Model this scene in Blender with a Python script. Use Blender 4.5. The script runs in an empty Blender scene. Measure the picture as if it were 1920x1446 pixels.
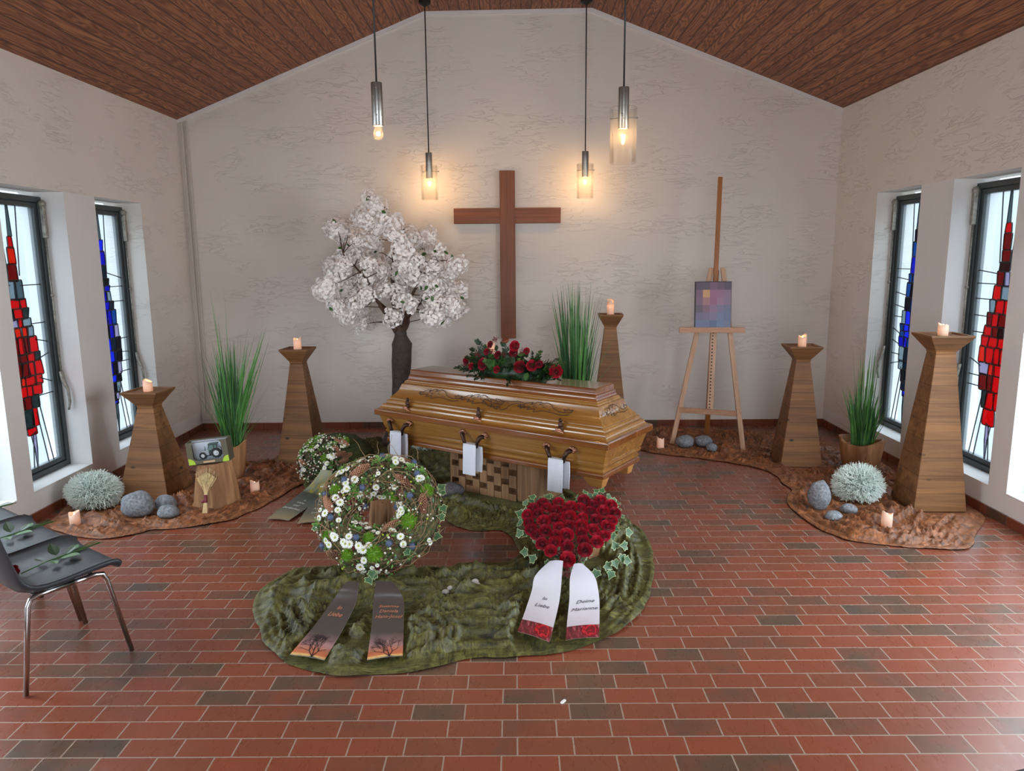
import bpy, math, random
import numpy as np
from mathutils import Vector, Matrix, Euler, noise

SC = bpy.context.scene
COL = SC.collection
rnd = random.Random(7)
PI = math.pi

# ------------------------------------------------------------------ camera
FPX = 1385.0
CAM = Vector((0, 0, 1.78))
yaw, pitch, roll = math.radians(.32), math.radians(9.87), math.radians(.5)
fw = Vector((-math.sin(yaw)*math.cos(pitch), math.cos(yaw)*math.cos(pitch), -math.sin(pitch)))
r0 = Vector((math.cos(yaw), math.sin(yaw), 0))
u0 = r0.cross(fw)
rt = r0*math.cos(roll) - u0*math.sin(roll)
up = rt.cross(fw)
cd = bpy.data.cameras.new('camera')
cam = bpy.data.objects.new('camera', cd)
COL.objects.link(cam)
cd.sensor_fit = 'HORIZONTAL'
cd.sensor_width = 36.0
cd.lens = FPX/1920*36.0
cd.clip_start = .05
M = Matrix((rt, up, -fw)).transposed().to_4x4()
M.translation = CAM
cam.matrix_world = M
SC.camera = cam

# ------------------------------------------------------------------ light
SC.view_settings.view_transform = 'Standard'
SC.view_settings.look = 'None'
SC.view_settings.gamma = 1.0
SC.view_settings.exposure = 0.0
SC.view_settings.use_curve_mapping = False
SC.cycles.use_denoising = True
SC.cycles.max_bounces = 10
SC.cycles.diffuse_bounces = 6
SC.cycles.glossy_bounces = 4
SC.cycles.transmission_bounces = 8
SC.cycles.transparent_max_bounces = 12
SC.cycles.sample_clamp_indirect = 6.0
SC.cycles.caustics_reflective = False
SC.cycles.caustics_refractive = False
SC.cycles.blur_glossy = 1.0
W = bpy.data.worlds.new('overcast_sky')
SC.world = W
W.use_nodes = True
wt = W.node_tree      # overcast sky: brighter towards the zenith than at the horizon
bg = wt.nodes['Background']; bg.inputs[1].default_value = 1.0
wc = wt.nodes.new('ShaderNodeTexCoord'); wsx = wt.nodes.new('ShaderNodeSeparateXYZ'); wr = wt.nodes.new('ShaderNodeValToRGB')
wt.links.new(wc.outputs['Generated'], wsx.inputs[0]); wt.links.new(wsx.outputs['Z'], wr.inputs[0]); wt.links.new(wr.outputs[0], bg.inputs[0])
el = wr.color_ramp.elements
el[0].position = 0.0; el[0].color = (.86, .98, 1.08, 1); el[1].position = .8; el[1].color = (7.4, 8.3, 9.2, 1)
em = el.new(.12); em.color = (1.3, 1.46, 1.6, 1)

XL, XR, YB, YF = -3.343, 3.247, 7.67, -2.3
def area(name, loc, rot, sx, sy, power, col, spread=PI):
    l = bpy.data.lights.new(name, 'AREA'); l.shape = 'RECTANGLE'; l.size = sx; l.size_y = sy
    l.energy = power; l.color = col; l.spread = spread
    o = bpy.data.objects.new(name, l); o.location = loc; o.rotation_euler = rot
    COL.objects.link(o); return o
def portal(name, loc, rot, sx, sy):
    o = area(name, loc, rot, sx, sy, 1, (1, 1, 1)); o.data.cycles.is_portal = True; return o
# window openings along each side wall (y0, y1)
WIN_L = [(6.03, 6.77), (4.90, 5.62), (4.00, 4.72), (2.86, 3.58), (1.94, 2.66)]
WIN_R = [(6.09, 6.82), (4.91, 5.645), (3.99, 4.72), (2.86, 3.58), (1.94, 2.66)]
ZS, ZTL, ZTR = .205, 2.283, 2.32
# daylight through the windows beside and behind the camera and the glazed entrance behind it
TILT = math.radians(32)        # daylight falls slightly downwards from the sky
for k, (a, b) in enumerate(WIN_R[2:]):
    area('daylight_right', (XR+.33, (a+b)/2, 1.30), (0, PI/2-TILT, 0), 2.0, b-a, (30, 92, 84)[k], (.88, .95, 1))
for k, (a, b) in enumerate(WIN_L[2:]):
    area('daylight_left', (XL-.33, (a+b)/2, 1.30), (0, -PI/2+TILT, 0), 2.0, b-a, (22, 56, 50)[k], (.88, .95, 1))
area('daylight_entrance', (0, YF+.06, 1.25), (PI/2-math.radians(10), 0, 0), 3.0, 2.2, 80, (.90, .95, 1), math.radians(120))
for (a, b) in WIN_R[:2]: portal('sky_right', (XR+.30, (a+b)/2, 1.26), (0, PI/2, 0), 2.1, b-a)
for (a, b) in WIN_L[:2]: portal('sky_left', (XL-.30, (a+b)/2, 1.26), (0, -PI/2, 0), 2.1, b-a)

# ------------------------------------------------------------------ helpers
def lin(c):
    c = c/255.0
    return c/12.92 if c <= .04045 else ((c+.055)/1.055)**2.4
def S(r, g, b): return (lin(r), lin(g), lin(b), 1)
def obj(name, mesh, parent=None):
    o = bpy.data.objects.new(name, mesh); COL.objects.link(o)
    if parent: o.parent = parent
    return o
def tag(o, label=None, cat=None, group=None, kind=None):
    if label: o['label'] = label
    if cat: o['category'] = cat
    if group: o['group'] = group
    if kind: o['kind'] = kind
    return o
def thing(name, label, cat, loc=(0, 0, 0), rot=0, group=None):
    o = bpy.data.objects.new(name, None); COL.objects.link(o)
    o.empty_display_size = .1
    o.location = loc
    o.rotation_euler = rot if isinstance(rot, (tuple, Euler)) else (0, 0, rot)
    return tag(o, label, cat, group)
def inst(name, mesh, parent, m):
    o = bpy.data.objects.new(name, mesh); COL.objects.link(o)
    o.parent = parent; o.matrix_basis = m; return o
def dup(root, loc, rot=None, label=None, group=None, scale=None):
    r = root.copy(); COL.objects.link(r); r.location = loc
    if rot is not None: r.rotation_euler = rot if isinstance(rot, tuple) else (0, 0, rot)
    if scale: r.scale = (scale,)*3
    if label: r['label'] = label
    if group: r['group'] = group
    for ch in list(root.children):
        c = ch.copy(); COL.objects.link(c); c.parent = r
        for g in list(ch.children):
            d = g.copy(); COL.objects.link(d); d.parent = c
    return r
def frame(n, tdir=Vector((0, 0, 1))):
    """rotation whose z axis is n"""
    n = Vector(n).normalized()
    q = Vector((0, 0, 1)).rotation_difference(n)
    return q.to_matrix().to_4x4()
def place(p, n, s=1.0, spin=0.0):
    return Matrix.Translation(p) @ frame(n) @ Matrix.Rotation(spin, 4, 'Z') @ Matrix.Scale(s, 4)

class MB:
    def __init__(s): s.v = []; s.f = []; s.mi = []; s.uv = {}
    def add(s, vs, fs, m=0, M=None):
        b = len(s.v)
        s.v += [(M @ Vector(v)) if M else Vector(v) for v in vs]
        for f in fs: s.f.append([b+i for i in f]); s.mi.append(m)
        return b
    def box(s, c, d, m=0, M=None):
        x, y, z = c; a, b, h = d[0]/2, d[1]/2, d[2]/2
        vs = [(x+i*a, y+j*b, z+k*h) for k in (-1, 1) for j in (-1, 1) for i in (-1, 1)]
        s.add(vs, [(0, 2, 3, 1), (4, 5, 7, 6), (0, 1, 5, 4), (2, 6, 7, 3), (0, 4, 6, 2), (1, 3, 7, 5)], m, M)
    def bb(s, lo, hi, m=0, M=None):
        s.box([(a+b)/2 for a, b in zip(lo, hi)], [b-a for a, b in zip(lo, hi)], m, M)
    def rings(s, rings, m=0, M=None, cap=True, close=True):
        n = len(rings[0]); vs = [p for r in rings for p in r]; fs = []
        for k in range(len(rings)-1):
            for i in range(n if close else n-1):
                j = (i+1) % n
                fs.append((k*n+i, k*n+j, (k+1)*n+j, (k+1)*n+i))
        if cap:
            fs.append(tuple(range(n))[::-1]); fs.append(tuple((len(rings)-1)*n+i for i in range(n)))
        s.add(vs, fs, m, M)
    def lathe(s, prof, n=24, m=0, M=None, cap=True):
        s.rings([[(r*math.cos(2*PI*i/n), r*math.sin(2*PI*i/n), z) for i in range(n)] for r, z in prof], m, M, cap)
    def tube(s, pts, r, n=8, m=0, M=None, cap=True):
        pts = [Vector(p) for p in pts]; rs = r if isinstance(r, (list, tuple)) else [r]*len(pts)
        rings = []; ref = None
        for i, p in enumerate(pts):
            t = (pts[min(i+1, len(pts)-1)]-pts[max(i-1, 0)]).normalized()
            if ref is None:
                ref = Vector((0, 0, 1)) if abs(t.z) < .9 else Vector((1, 0, 0))
            a = t.cross(ref).normalized(); b = a.cross(t).normalized(); ref = b
            rings.append([p+(a*math.cos(2*PI*k/n)+b*math.sin(2*PI*k/n))*rs[i] for k in range(n)])
        s.rings(rings, m, M, cap)
    def prism(s, poly, z0, z1, m=0, M=None):
        n = len(poly)
        s.rings([[(x, y, z0) for x, y in poly], [(x, y, z1) for x, y in poly]], m, M)
    def sphere(s, c, r, nu=12, nv=8, m=0, M=None, fn=None):
        rr = (r, r, r) if not isinstance(r, (tuple, list)) else r
        vs = []; fs = []
        for j in range(nv+1):
            ph = PI*j/nv
            for i in range(nu):
                th = 2*PI*i/nu
                d = Vector((math.sin(ph)*math.cos(th), math.sin(ph)*math.sin(th), math.cos(ph)))
                k = fn(d) if fn else 1
                vs.append((c[0]+d.x*rr[0]*k, c[1]+d.y*rr[1]*k, c[2]+d.z*rr[2]*k))
        for j in range(nv):
            for i in range(nu):
                a = j*nu+i; b = j*nu+(i+1) % nu
                fs.append((a, a+nu, b+nu, b))
        s.add(vs, fs, m, M)
    def mesh(s, name, mats, smooth=False, uv=None):
        me = bpy.data.meshes.new(name)
        me.from_pydata([tuple(v) for v in s.v], [], s.f)
        for m in (mats if isinstance(mats, (list, tuple)) else [mats]): me.materials.append(m)
        if any(s.mi): me.polygons.foreach_set('material_index', s.mi)
        if smooth: me.polygons.foreach_set('use_smooth', [True]*len(me.polygons))
        if uv:
            l = me.uv_layers.new(name='UVMap')
            li = [0]*len(me.loops); me.loops.foreach_get('vertex_index', li)
            flat = []
            for i in li: flat += list(uv[i])
            l.data.foreach_set('uv', flat)
        me.validate(); me.update()
        return me
    def build(s, name, mats, parent=None, smooth=False, uv=None, angle=None, bevel=None):
        o = obj(name, s.mesh(name, mats, smooth or angle is not None, uv), parent)
        if bevel:
            b = o.modifiers.new('bevel', 'BEVEL'); b.width = bevel; b.segments = 2; b.limit_method = 'ANGLE'
            b.angle_limit = math.radians(40)
        if angle is not None:
            try: o.data.set_sharp_from_angle(angle=math.radians(angle))
            except Exception: pass
        return o

# ------------------------------------------------------------------ materials
class NT:
    def __init__(s, name):
        s.m = bpy.data.materials.new(name); s.m.use_nodes = True
        s.t = s.m.node_tree; s.n = s.t.nodes; s.l = s.t.links
        s.p = s.n['Principled BSDF']; s.out = s.n['Material Output']
    def new(s, typ, **k):
        n = s.n.new(typ)
        for a, b in k.items(): setattr(n, a, b)
        return n
    def link(s, a, b): s.l.new(a, b)
    def coord(s, kind='Object', scale=(1, 1, 1), loc=(0, 0, 0), rot=(0, 0, 0)):
        c = s.new('ShaderNodeTexCoord'); m = s.new('ShaderNodeMapping')
        m.inputs['Scale'].default_value = scale; m.inputs['Location'].default_value = loc; m.inputs['Rotation'].default_value = rot
        s.link(c.outputs[kind], m.inputs[0]); return m.outputs[0]
    def noise(s, vec, scale, detail=3, rough=.5, dist=0):
        n = s.new('ShaderNodeTexNoise'); n.inputs['Scale'].default_value = scale; n.inputs['Detail'].default_value = detail
        n.inputs['Roughness'].default_value = rough; n.inputs['Distortion'].default_value = dist
        if vec: s.link(vec, n.inputs['Vector'])
        return n.outputs['Fac']
    def ramp(s, fac, stops, interp='LINEAR'):
        r = s.new('ShaderNodeValToRGB'); e = r.color_ramp.elements; r.color_ramp.interpolation = interp
        while len(e) < len(stops): e.new(.5)
        for k, (p, c) in enumerate(stops):
            e[k].position = p; e[k].color = c if len(c) == 4 else (*c, 1)
        s.link(fac, r.inputs[0]); return r.outputs[0]
    def math(s, op, a, b=None, c=None):
        n = s.new('ShaderNodeMath', operation=op)
        for i, x in enumerate((a, b, c)):
            if x is None: continue
            if isinstance(x, (int, float)): n.inputs[i].default_value = x
            else: s.link(x, n.inputs[i])
        return n.outputs[0]
    def mix(s, fac, a, b, mode='MIX'):
        n = s.new('ShaderNodeMix', data_type='RGBA', blend_type=mode)
        for i, x in ((0, fac), (6, a), (7, b)):
            if isinstance(x, (int, float)): n.inputs[i].default_value = x
            elif isinstance(x, tuple): n.inputs[i].default_value = x
            else: s.link(x, n.inputs[i])
        return n.outputs[2]
    def bump(s, h, strength=.3, dist=.01):
        b = s.new('ShaderNodeBump'); b.inputs['Strength'].default_value = strength; b.inputs['Distance'].default_value = dist
        s.link(h, b.inputs['Height']); s.link(b.outputs[0], s.p.inputs['Normal'])
    def set(s, **k):
        for a, b in k.items():
            a = a.replace('_', ' ')
            if isinstance(b, (int, float, tuple)): s.p.inputs[a].default_value = b
            else: s.link(b, s.p.inputs[a])
        return s

def mat(name, c, rough=.6, metal=0, var=None, bump=None, coat=0, sheen=0, sss=0, spec=.5):
    t = NT(name); t.set(Roughness=float(rough), Metallic=float(metal)); t.p.inputs['Specular IOR Level'].default_value = spec
    t.p.inputs['Base Color'].default_value = c
    if var:
        v = t.coord(); f = t.noise(v, var[0], 4, .6)
        k = var[1]
        dk = tuple(x*(1-k) for x in c[:3])+(1,); lt = tuple(min(1, x*(1+k)) for x in c[:3])+(1,)
        t.set(Base_Color=t.ramp(f, [(.3, dk), (.7, lt)]))
    if bump:
        t.bump(t.noise(t.coord(), bump[0], 4, .6), bump[1], .01)
    if coat: t.p.inputs['Coat Weight'].default_value = coat; t.p.inputs['Coat Roughness'].default_value = .12
    if sheen: t.p.inputs['Sheen Weight'].default_value = sheen
    if sss: t.p.inputs['Subsurface Weight'].default_value = sss; t.p.inputs['Subsurface Radius'].default_value = (.02, .012, .008)
    return t.m

def wood(name, c1, c2, axis='X', grain=30, rough=.45, coat=0, bump=.15, band=None, bandcol=None, knots=False):
    """grain runs along axis of the object's own coordinates"""
    t = NT(name)
    k = {'X': (1.2, grain, grain), 'Y': (grain, 1.2, grain), 'Z': (grain, grain, 1.2)}[axis]
    v = t.coord(scale=k)
    f = t.noise(v, 1.0, 6, .62, 1.2)
    g = t.noise(t.coord(scale=tuple(x*.22 for x in k), loc=(3, 1, 7)), 1.0, 3, .5, 2.0)
    fac = t.math('ADD', t.math('MULTIPLY', f, .6), t.math('MULTIPLY', g, .4))
    col = t.ramp(fac, [(.34, c1), (.62, c2)])
    if band:
        sep = t.new('ShaderNodeSeparateXYZ'); t.link(t.coord(), sep.inputs[0])
        q = t.math('DIVIDE', sep.outputs['Z'], band)
        fl = t.math('FLOOR', q); fr = t.math('FRACT', q)
        wn = t.new('ShaderNodeTexWhiteNoise', noise_dimensions='1D'); t.link(fl, wn.inputs['W'])
        col = t.mix(t.math('MULTIPLY', wn.outputs['Value'], .45), col, bandcol or c1)
        ln = t.math('LESS_THAN', fr, .035)
        col = t.mix(t.math('MULTIPLY', ln, .6), col, tuple(x*.35 for x in c1[:3])+(1,))
    if knots:
        vo = t.new('ShaderNodeTexVoronoi'); vo.inputs['Scale'].default_value = 4.0
        t.link(t.coord(scale=(1, 1, 1.7)), vo.inputs['Vector'])
        kn = t.ramp(vo.outputs['Distance'], [(.05, (1, 1, 1, 1)), (.11, (0, 0, 0, 1))])
        col = t.mix(kn, col, tuple(x*.3 for x in c1[:3])+(1,))
    t.set(Base_Color=col, Roughness=float(rough)); t.bump(f, bump, .004)
    if coat: t.p.inputs['Coat Weight'].default_value = coat; t.p.inputs['Coat Roughness'].default_value = .1
    return t.m

def velvet(name, dark, light, sheencol):
    t = NT(name)
    v = t.coord()
    a = t.noise(v, 34, 6, .75, 1.2); b = t.noise(v, 6, 3, .6, 1.5)
    c1 = t.noise(t.coord(scale=(7, 34, 10), rot=(0, 0, .5)), 1.0, 4, .65, 1.6); c2 = t.noise(t.coord(scale=(34, 8, 10), rot=(0, 0, -.3)), 1.0, 4, .65, 1.6)
    sel = t.ramp(t.noise(v, 3.1, 1), [(.44, (0, 0, 0, 1)), (.56, (1, 1, 1, 1))])
    st_ = t.mix(sel, c1, c2)
    f = t.math('ADD', t.math('ADD', t.math('MULTIPLY', a, .3), t.math('MULTIPLY', b, .2)), t.math('MULTIPLY', st_, .5))
    t.set(Base_Color=t.ramp(f, [(.40, dark), (.5, tuple((x+y)/2.6 for x, y in zip(dark, light))), (.60, light)]), Roughness=.5)  # crushed pile streaks; lit fold crests and dark valleys painted into the colour
    t.p.inputs['Sheen Weight'].default_value = .5; t.p.inputs['Sheen Roughness'].default_value = .3
    t.p.inputs['Sheen Tint'].default_value = sheencol
    t.bump(a, .4, .008)
    return t.m

def glassy(name, tint, haze=.25):
    """leaded window glass: lets the sky through, tinted, slightly frosted"""
    t = NT(name); n = t.new
    tr = n('ShaderNodeBsdfTransparent'); tr.inputs[0].default_value = tint
    tl = n('ShaderNodeBsdfTranslucent'); tl.inputs[0].default_value = tint
    gl = n('ShaderNodeBsdfGlossy'); gl.inputs['Roughness'].default_value = .15
    m1 = n('ShaderNodeMixShader'); m1.inputs[0].default_value = haze
    t.link(tr.outputs[0], m1.inputs[1]); t.link(tl.outputs[0], m1.inputs[2])
    m2 = n('ShaderNodeMixShader'); m2.inputs[0].default_value = .04
    t.link(m1.outputs[0], m2.inputs[1]); t.link(gl.outputs[0], m2.inputs[2])
    b = n('ShaderNodeBump'); b.inputs['Strength'].default_value = .5; b.inputs['Distance'].default_value = .01
    t.link(t.noise(t.coord(), 30, 2), b.inputs['Height'])
    t.link(b.outputs[0], tl.inputs['Normal']); t.link(b.outputs[0], gl.inputs['Normal'])
    t.link(m2.outputs[0], t.out.inputs[0]); return t.m

def emit(name, c, strength):
    t = NT(name); t.p.inputs['Emission Color'].default_value = c; t.p.inputs['Emission Strength'].default_value = strength
    t.p.inputs['Base Color'].default_value = c; return t.m

def stucco(name, c, strength=.52):
    t = NT(name); t.set(Roughness=.9)
    warp = t.noise(t.coord(scale=(1, 1, 1)), 2.2, 2)
    f = t.noise(t.coord(scale=(4.5, 4.5, 23)), 1.0, 3, .5, .8)
    ridge = t.math('SUBTRACT', 1.0, t.math('MULTIPLY', t.math('ABSOLUTE', t.math('SUBTRACT', f, .5)), 30.0))
    ridge = t.math('MAXIMUM', ridge, 0.0)
    mask = t.ramp(t.noise(t.coord(scale=(2, 2, 3.5), loc=(5, 2, 1)), 1.3, 2), [(.47, (0, 0, 0, 1)), (.6, (1, 1, 1, 1))])
    fine = t.noise(t.coord(), 70, 3)
    h = t.math('ADD', t.math('MULTIPLY', ridge, mask), t.math('MULTIPLY', fine, .07))
    v = t.noise(t.coord(), 1.1, 3)
    t.set(Base_Color=t.ramp(v, [(.3, tuple(x*.95 for x in c[:3])+(1,)), (.7, c)]))
    t.bump(h, strength, .012); return t.m

M_STUCCO = stucco('white_stucco', S(228, 221, 213))
M_SMOOTH = mat('white_plaster', S(228, 226, 224), .85, var=(2, .03), bump=(40, .05))
M_TRIMW = mat('cream_paint', S(200, 192, 182), .5)
def floor_mat(base=False):
    t = NT('brick_tile_floor' if not base else 'brick_baseboard')
    b = t.new('ShaderNodeTexBrick'); b.offset = .28 if not base else 0; b.offset_frequency = 2; b.squash = 1
    b.inputs['Color1'].default_value = (0, 0, 0, 1); b.inputs['Color2'].default_value = (1, 1, 1, 1); b.inputs['Mortar'].default_value = (.5, .5, .5, 1)
    b.inputs['Scale'].default_value = 1; b.inputs['Mortar Size'].default_value = .0032 if not base else .002
    b.inputs['Mortar Smooth'].default_value = .15; b.inputs['Bias'].default_value = 0
    b.inputs['Brick Width'].default_value = .208; b.inputs['Row Height'].default_value = .105 if not base else .4
    if base:
        c = t.new('ShaderNodeTexCoord'); sp = t.new('ShaderNodeSeparateXYZ'); t.link(c.outputs['Object'], sp.inputs[0])
        cb = t.new('ShaderNodeCombineXYZ'); t.link(t.math('ADD', sp.outputs[0], sp.outputs[1]), cb.inputs[0]); t.link(t.math('ADD', sp.outputs[2], .1), cb.inputs[1])
        t.link(cb.outputs[0], b.inputs['Vector'])
    else:
        t.link(t.coord(loc=(.208*20+.005, .105*31-2.4054+.105*.0, 0)), b.inputs['Vector'])
    patch = t.noise(t.coord(), 5.5, 4, .6)
    streak = t.noise(t.coord(scale=(30, 9, 1), rot=(0, 0, .7)), 1.0, 5, .65, .6)
    f = t.math('ADD', t.math('MULTIPLY', b.outputs['Color'], .62), t.math('MULTIPLY', patch, .5))
    col = t.ramp(f, [(.16, S(74, 65, 56)), (.30, S(93, 68, 54)), (.46, S(119, 66, 48)), (.9, S(133, 67, 46))])
    col = t.mix(t.math('MULTIPLY', t.ramp(streak, [(.6, (0, 0, 0, 1)), (.8, (1, 1, 1, 1))]), .16), col, S(175, 130, 112))
    col = t.mix(b.outputs['Fac'], col, S(150, 130, 116) if not base else S(120, 96, 84))
    t.set(Base_Color=col, Roughness=t.ramp(streak, [(.2, (.22,)*3+(1,)), (.9, (.4,)*3+(1,))]))
    h = t.math('SUBTRACT', t.math('MULTIPLY', streak, .06), b.outputs['Fac'])
    t.bump(h, .4, .004)
    return t.m
M_FLOOR = floor_mat()
M_BASE = floor_mat(True)
def ceil_mat():
    t = NT('pine_ceiling_planks')
    uvn = t.new('ShaderNodeTexCoord'); sp = t.new('ShaderNodeSeparateXYZ'); t.link(uvn.outputs['UV'], sp.inputs[0])
    q = t.math('DIVIDE', sp.outputs[0], .098); idx = t.math('FLOOR', q); fr = t.math('FRACT', q)
    wn = t.new('ShaderNodeTexWhiteNoise', noise_dimensions='1D'); t.link(idx, wn.inputs['W'])
    cb = t.new('ShaderNodeCombineXYZ')
    t.link(t.math('MULTIPLY', sp.outputs[0], 9.0), cb.inputs[0]); t.link(t.math('MULTIPLY', sp.outputs[1], .9), cb.inputs[1])
    t.link(t.math('MULTIPLY', wn.outputs['Value'], 60.0), cb.inputs[2])
    a = t.noise(cb.outputs[0], 1.0, 2, .5, .4)
    rings = t.math('SINE', t.math('MULTIPLY', a, 95.0))
    cb2 = t.new('ShaderNodeCombineXYZ')
    t.link(t.math('MULTIPLY', sp.outputs[0], 90.0), cb2.inputs[0]); t.link(t.math('MULTIPLY', sp.outputs[1], 3.0), cb2.inputs[1])
    fine = t.noise(cb2.outputs[0], 1.0, 3)
    g = t.math('ADD', t.math('MULTIPLY', t.math('ADD', rings, 1.0), .3), t.math('MULTIPLY', fine, .4))
    col = t.ramp(g, [(.1, S(98, 60, 40)), (.5, S(148, 94, 62)), (.9, S(180, 120, 82))])
    col = t.mix(t.math('MULTIPLY', wn.outputs['Value'], .4), col, S(104, 56, 38))
    edge = t.math('MINIMUM', fr, t.math('SUBTRACT', 1.0, fr))
    gr = t.ramp(edge, [(.03, (1, 1, 1, 1)), (.09, (0, 0, 0, 1))])
    col = t.mix(t.math('MULTIPLY', gr, .65), col, S(52, 26, 18))
    t.set(Base_Color=col, Roughness=.55)
    t.bump(t.math('SUBTRACT', t.math('MULTIPLY', g, .15), gr), .6, .01)
    return t.m
M_CEIL = ceil_mat()

M_FRAME = mat('dark_grey_frame', S(62, 68, 70), .45, var=(20, .1))
M_LEAD = mat('lead', S(40, 44, 46), .5)
M_CLEAR = glassy('clear_textured_glass', (.84, .89, .91, 1), .10)
GL = {k: glassy(k+'_glass', c, .15) for k, c in dict(
    red=(.75, .012, .04, 1), crimson=(.36, .004, .015, 1), darkred=(.13, .004, .012, 1), orange=(.8, .10, .035, 1), grey=(.24, .29, .31, 1),
    lilac=(.55, .5, .62, 1), slate=(.10, .14, .14, 1), blue=(.06, .13, .80, 1), royal=(.035, .05, .60, 1), navy=(.008, .015, .07, 1),
    cyan=(.02, .20, .45, 1), teal=(.01, .08, .13, 1), pale=(.42, .47, .50, 1)).items()}
M_STEEL = mat('brushed_steel', S(150, 150, 148), .32, .95, bump=(60, .05))
M_CHROME = mat('chrome_tube', S(190, 190, 192), .18, 1)
M_WORN = mat('worn_metal', S(150, 145, 135), .45, .5, var=(30, .4))
M_BLACK = mat('black_cable', S(22, 20, 20), .5)
M_CROSS = wood('oak_cross', S(104, 54, 28), S(140, 78, 40), 'Z', 40, .5)
M_CROSSX = wood('oak_cross_arm', S(104, 54, 28), S(140, 78, 40), 'X', 40, .5)
M_STAND = wood('weathered_board', S(92, 60, 34), S(160, 112, 68), 'X', 20, .6, band=.125, bandcol=S(104, 70, 42), knots=True, bump=.25)
M_CASK = wood('golden_oak_lacquer', S(128, 84, 36), S(164, 116, 56), 'X', 26, .2, coat=1.0, bump=.03)
M_CASKD = wood('dark_oak_lacquer', S(104, 58, 26), S(134, 80, 38), 'X', 26, .2, coat=1.0, bump=.03)
M_FOOT = wood('light_oak', S(160, 106, 52), S(190, 136, 76), 'X', 20, .4)
M_BLOCK = wood('block_wood', S(106, 74, 48), S(156, 116, 80), 'Z', 32, .65, bump=.2)
M_BLOCKIN = wood('block_wood_shaded', S(70, 48, 32), S(104, 76, 52), 'X', 32, .7)  # block wood in a darker tone, painting shade behind the lattice holes
M_STUMP = wood('root_wood', S(110, 72, 42), S(176, 130, 88), 'Z', 13, .7, bump=.4)
M_POT = wood('teak_root_pot', S(128, 82, 50), S(200, 150, 104), 'Z', 12, .6, bump=.4)
M_EASEL = wood('beech', S(176, 134, 104), S(206, 168, 138), 'Z', 40, .5)
M_EASELX = wood('beech_rail', S(170, 124, 94), S(196, 152, 122), 'X', 40, .5)
M_MAST = wood('stained_beech', S(140, 84, 34), S(168, 104, 48), 'Z', 40, .45)
M_BRONZE = mat('dark_bronze', S(70, 50, 42), .3, .8, var=(60, .5), bump=(80, .5))
M_COPPER = mat('polished_copper', S(205, 150, 125), .25, .9, bump=(120, .8))
M_LINE = mat('carved_line', S(46, 24, 10), .5)
M_TOWEL = mat('white_towel', S(222, 226, 238), .9, bump=(160, .25), sheen=.2)
M_GREEN = velvet('olive_crushed_velvet', S(30, 29, 13), S(116, 113, 58), S(180, 185, 120))
M_BROWN = velvet('copper_crushed_velvet', S(60, 32, 18), S(178, 112, 70), S(240, 170, 120))
M_STONE = mat('granite_pebble', S(128, 132, 138), .8, var=(60, .5), bump=(70, .5))
M_STONED = mat('dark_pebble', S(96, 94, 96), .8, var=(70, .5), bump=(70, .5))
M_PEBW = mat('pale_pebble', S(190, 188, 186), .6, var=(60, .35))
M_SILVER = mat('silver_twigs', S(224, 234, 228), .8, var=(40, .15))
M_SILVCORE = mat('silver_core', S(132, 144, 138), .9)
M_GRASS = mat('grass_blade', S(80, 136, 62), .55, var=(9, .45))
M_GRASSD = mat('grass_blade_dark', S(40, 84, 44), .5, var=(9, .4))
M_BARK = mat('dark_bark', S(70, 60, 54), .85, var=(25, .35), bump=(30, .9))
M_TWIG = mat('twig', S(82, 58, 44), .8)
M_TWIGL = mat('vine_twig', S(150, 122, 88), .8, var=(30, .3))
M_BLOSSOM = mat('white_blossom', S(252, 247, 244), .7)
M_LEAF = mat('leaf_green', S(58, 98, 42), .5, var=(30, .3))
M_LEAFD = mat('leaf_dark', S(34, 58, 32), .45, var=(30, .4))
M_CREAM = mat('ivy_cream', S(176, 190, 142), .5)
M_IVY = mat('ivy_green', S(62, 98, 62), .5, var=(40, .35))
M_MOSS = mat('moss', S(88, 84, 52), .95, var=(50, .6), bump=(90, 1.0))
M_MOSSG = mat('green_moss', S(52, 62, 26), .95, var=(45, .6), bump=(90, 1.0))
M_ROSE = mat('red_rose', S(176, 5, 40), .6, var=(25, .2), sheen=.05)
M_ROSED = mat('deep_red_rose', S(150, 3, 34), .6, var=(25, .2), sheen=.05)
M_DAISY = mat('daisy_white', S(240, 242, 236), .6)
M_DAISYC = mat('daisy_eye', S(170, 180, 70), .7)
M_POMPON = mat('pompon_green', S(106, 152, 32), .6, var=(30, .2))
M_HEBE = mat('sprig_green', S(112, 158, 76), .6)
M_THIS = mat('thistle_blue', S(88, 102, 132), .7, var=(50, .25))
M_CONE = mat('cone_brown', S(172, 122, 94), .7, var=(30, .35)); M_CONED = mat('cone_core', S(74, 42, 32), .8)
M_BUD = mat('white_bud', S(232, 228, 212), .5)
M_BERRY = mat('green_berry', S(166, 190, 60), .4)
M_SKIM = mat('skimmia_bud', S(116, 38, 46), .6, var=(80, .3))
M_CAROT = mat('bronze_disc', S(120, 58, 36), .6)
M_WAX = None
def wax_mat():
    t = NT('candle_wax'); t.set(Roughness=.55)
    t.p.inputs['Base Color'].default_value = S(246, 226, 208)
    tl = t.new('ShaderNodeBsdfTranslucent'); tl.inputs[0].default_value = S(255, 226, 196)
    m = t.new('ShaderNodeMixShader'); m.inputs[0].default_value = .26
    t.link(t.p.outputs[0], m.inputs[1]); t.link(tl.outputs[0], m.inputs[2]); t.link(m.outputs[0], t.out.inputs[0])
    return t.m
M_WAX = wax_mat()
M_FLAME = emit('candle_light', (1.0, .52, .20, 1), 26)
M_FLAMEF = emit('candle_light_soft', (1.0, .50, .32, 1), 10)
M_SEAT = mat('anthracite_plastic', S(46, 49, 54), .42, bump=(300, .1))
M_PAPER = mat('paper_white', S(230, 228, 222), .8)

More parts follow.
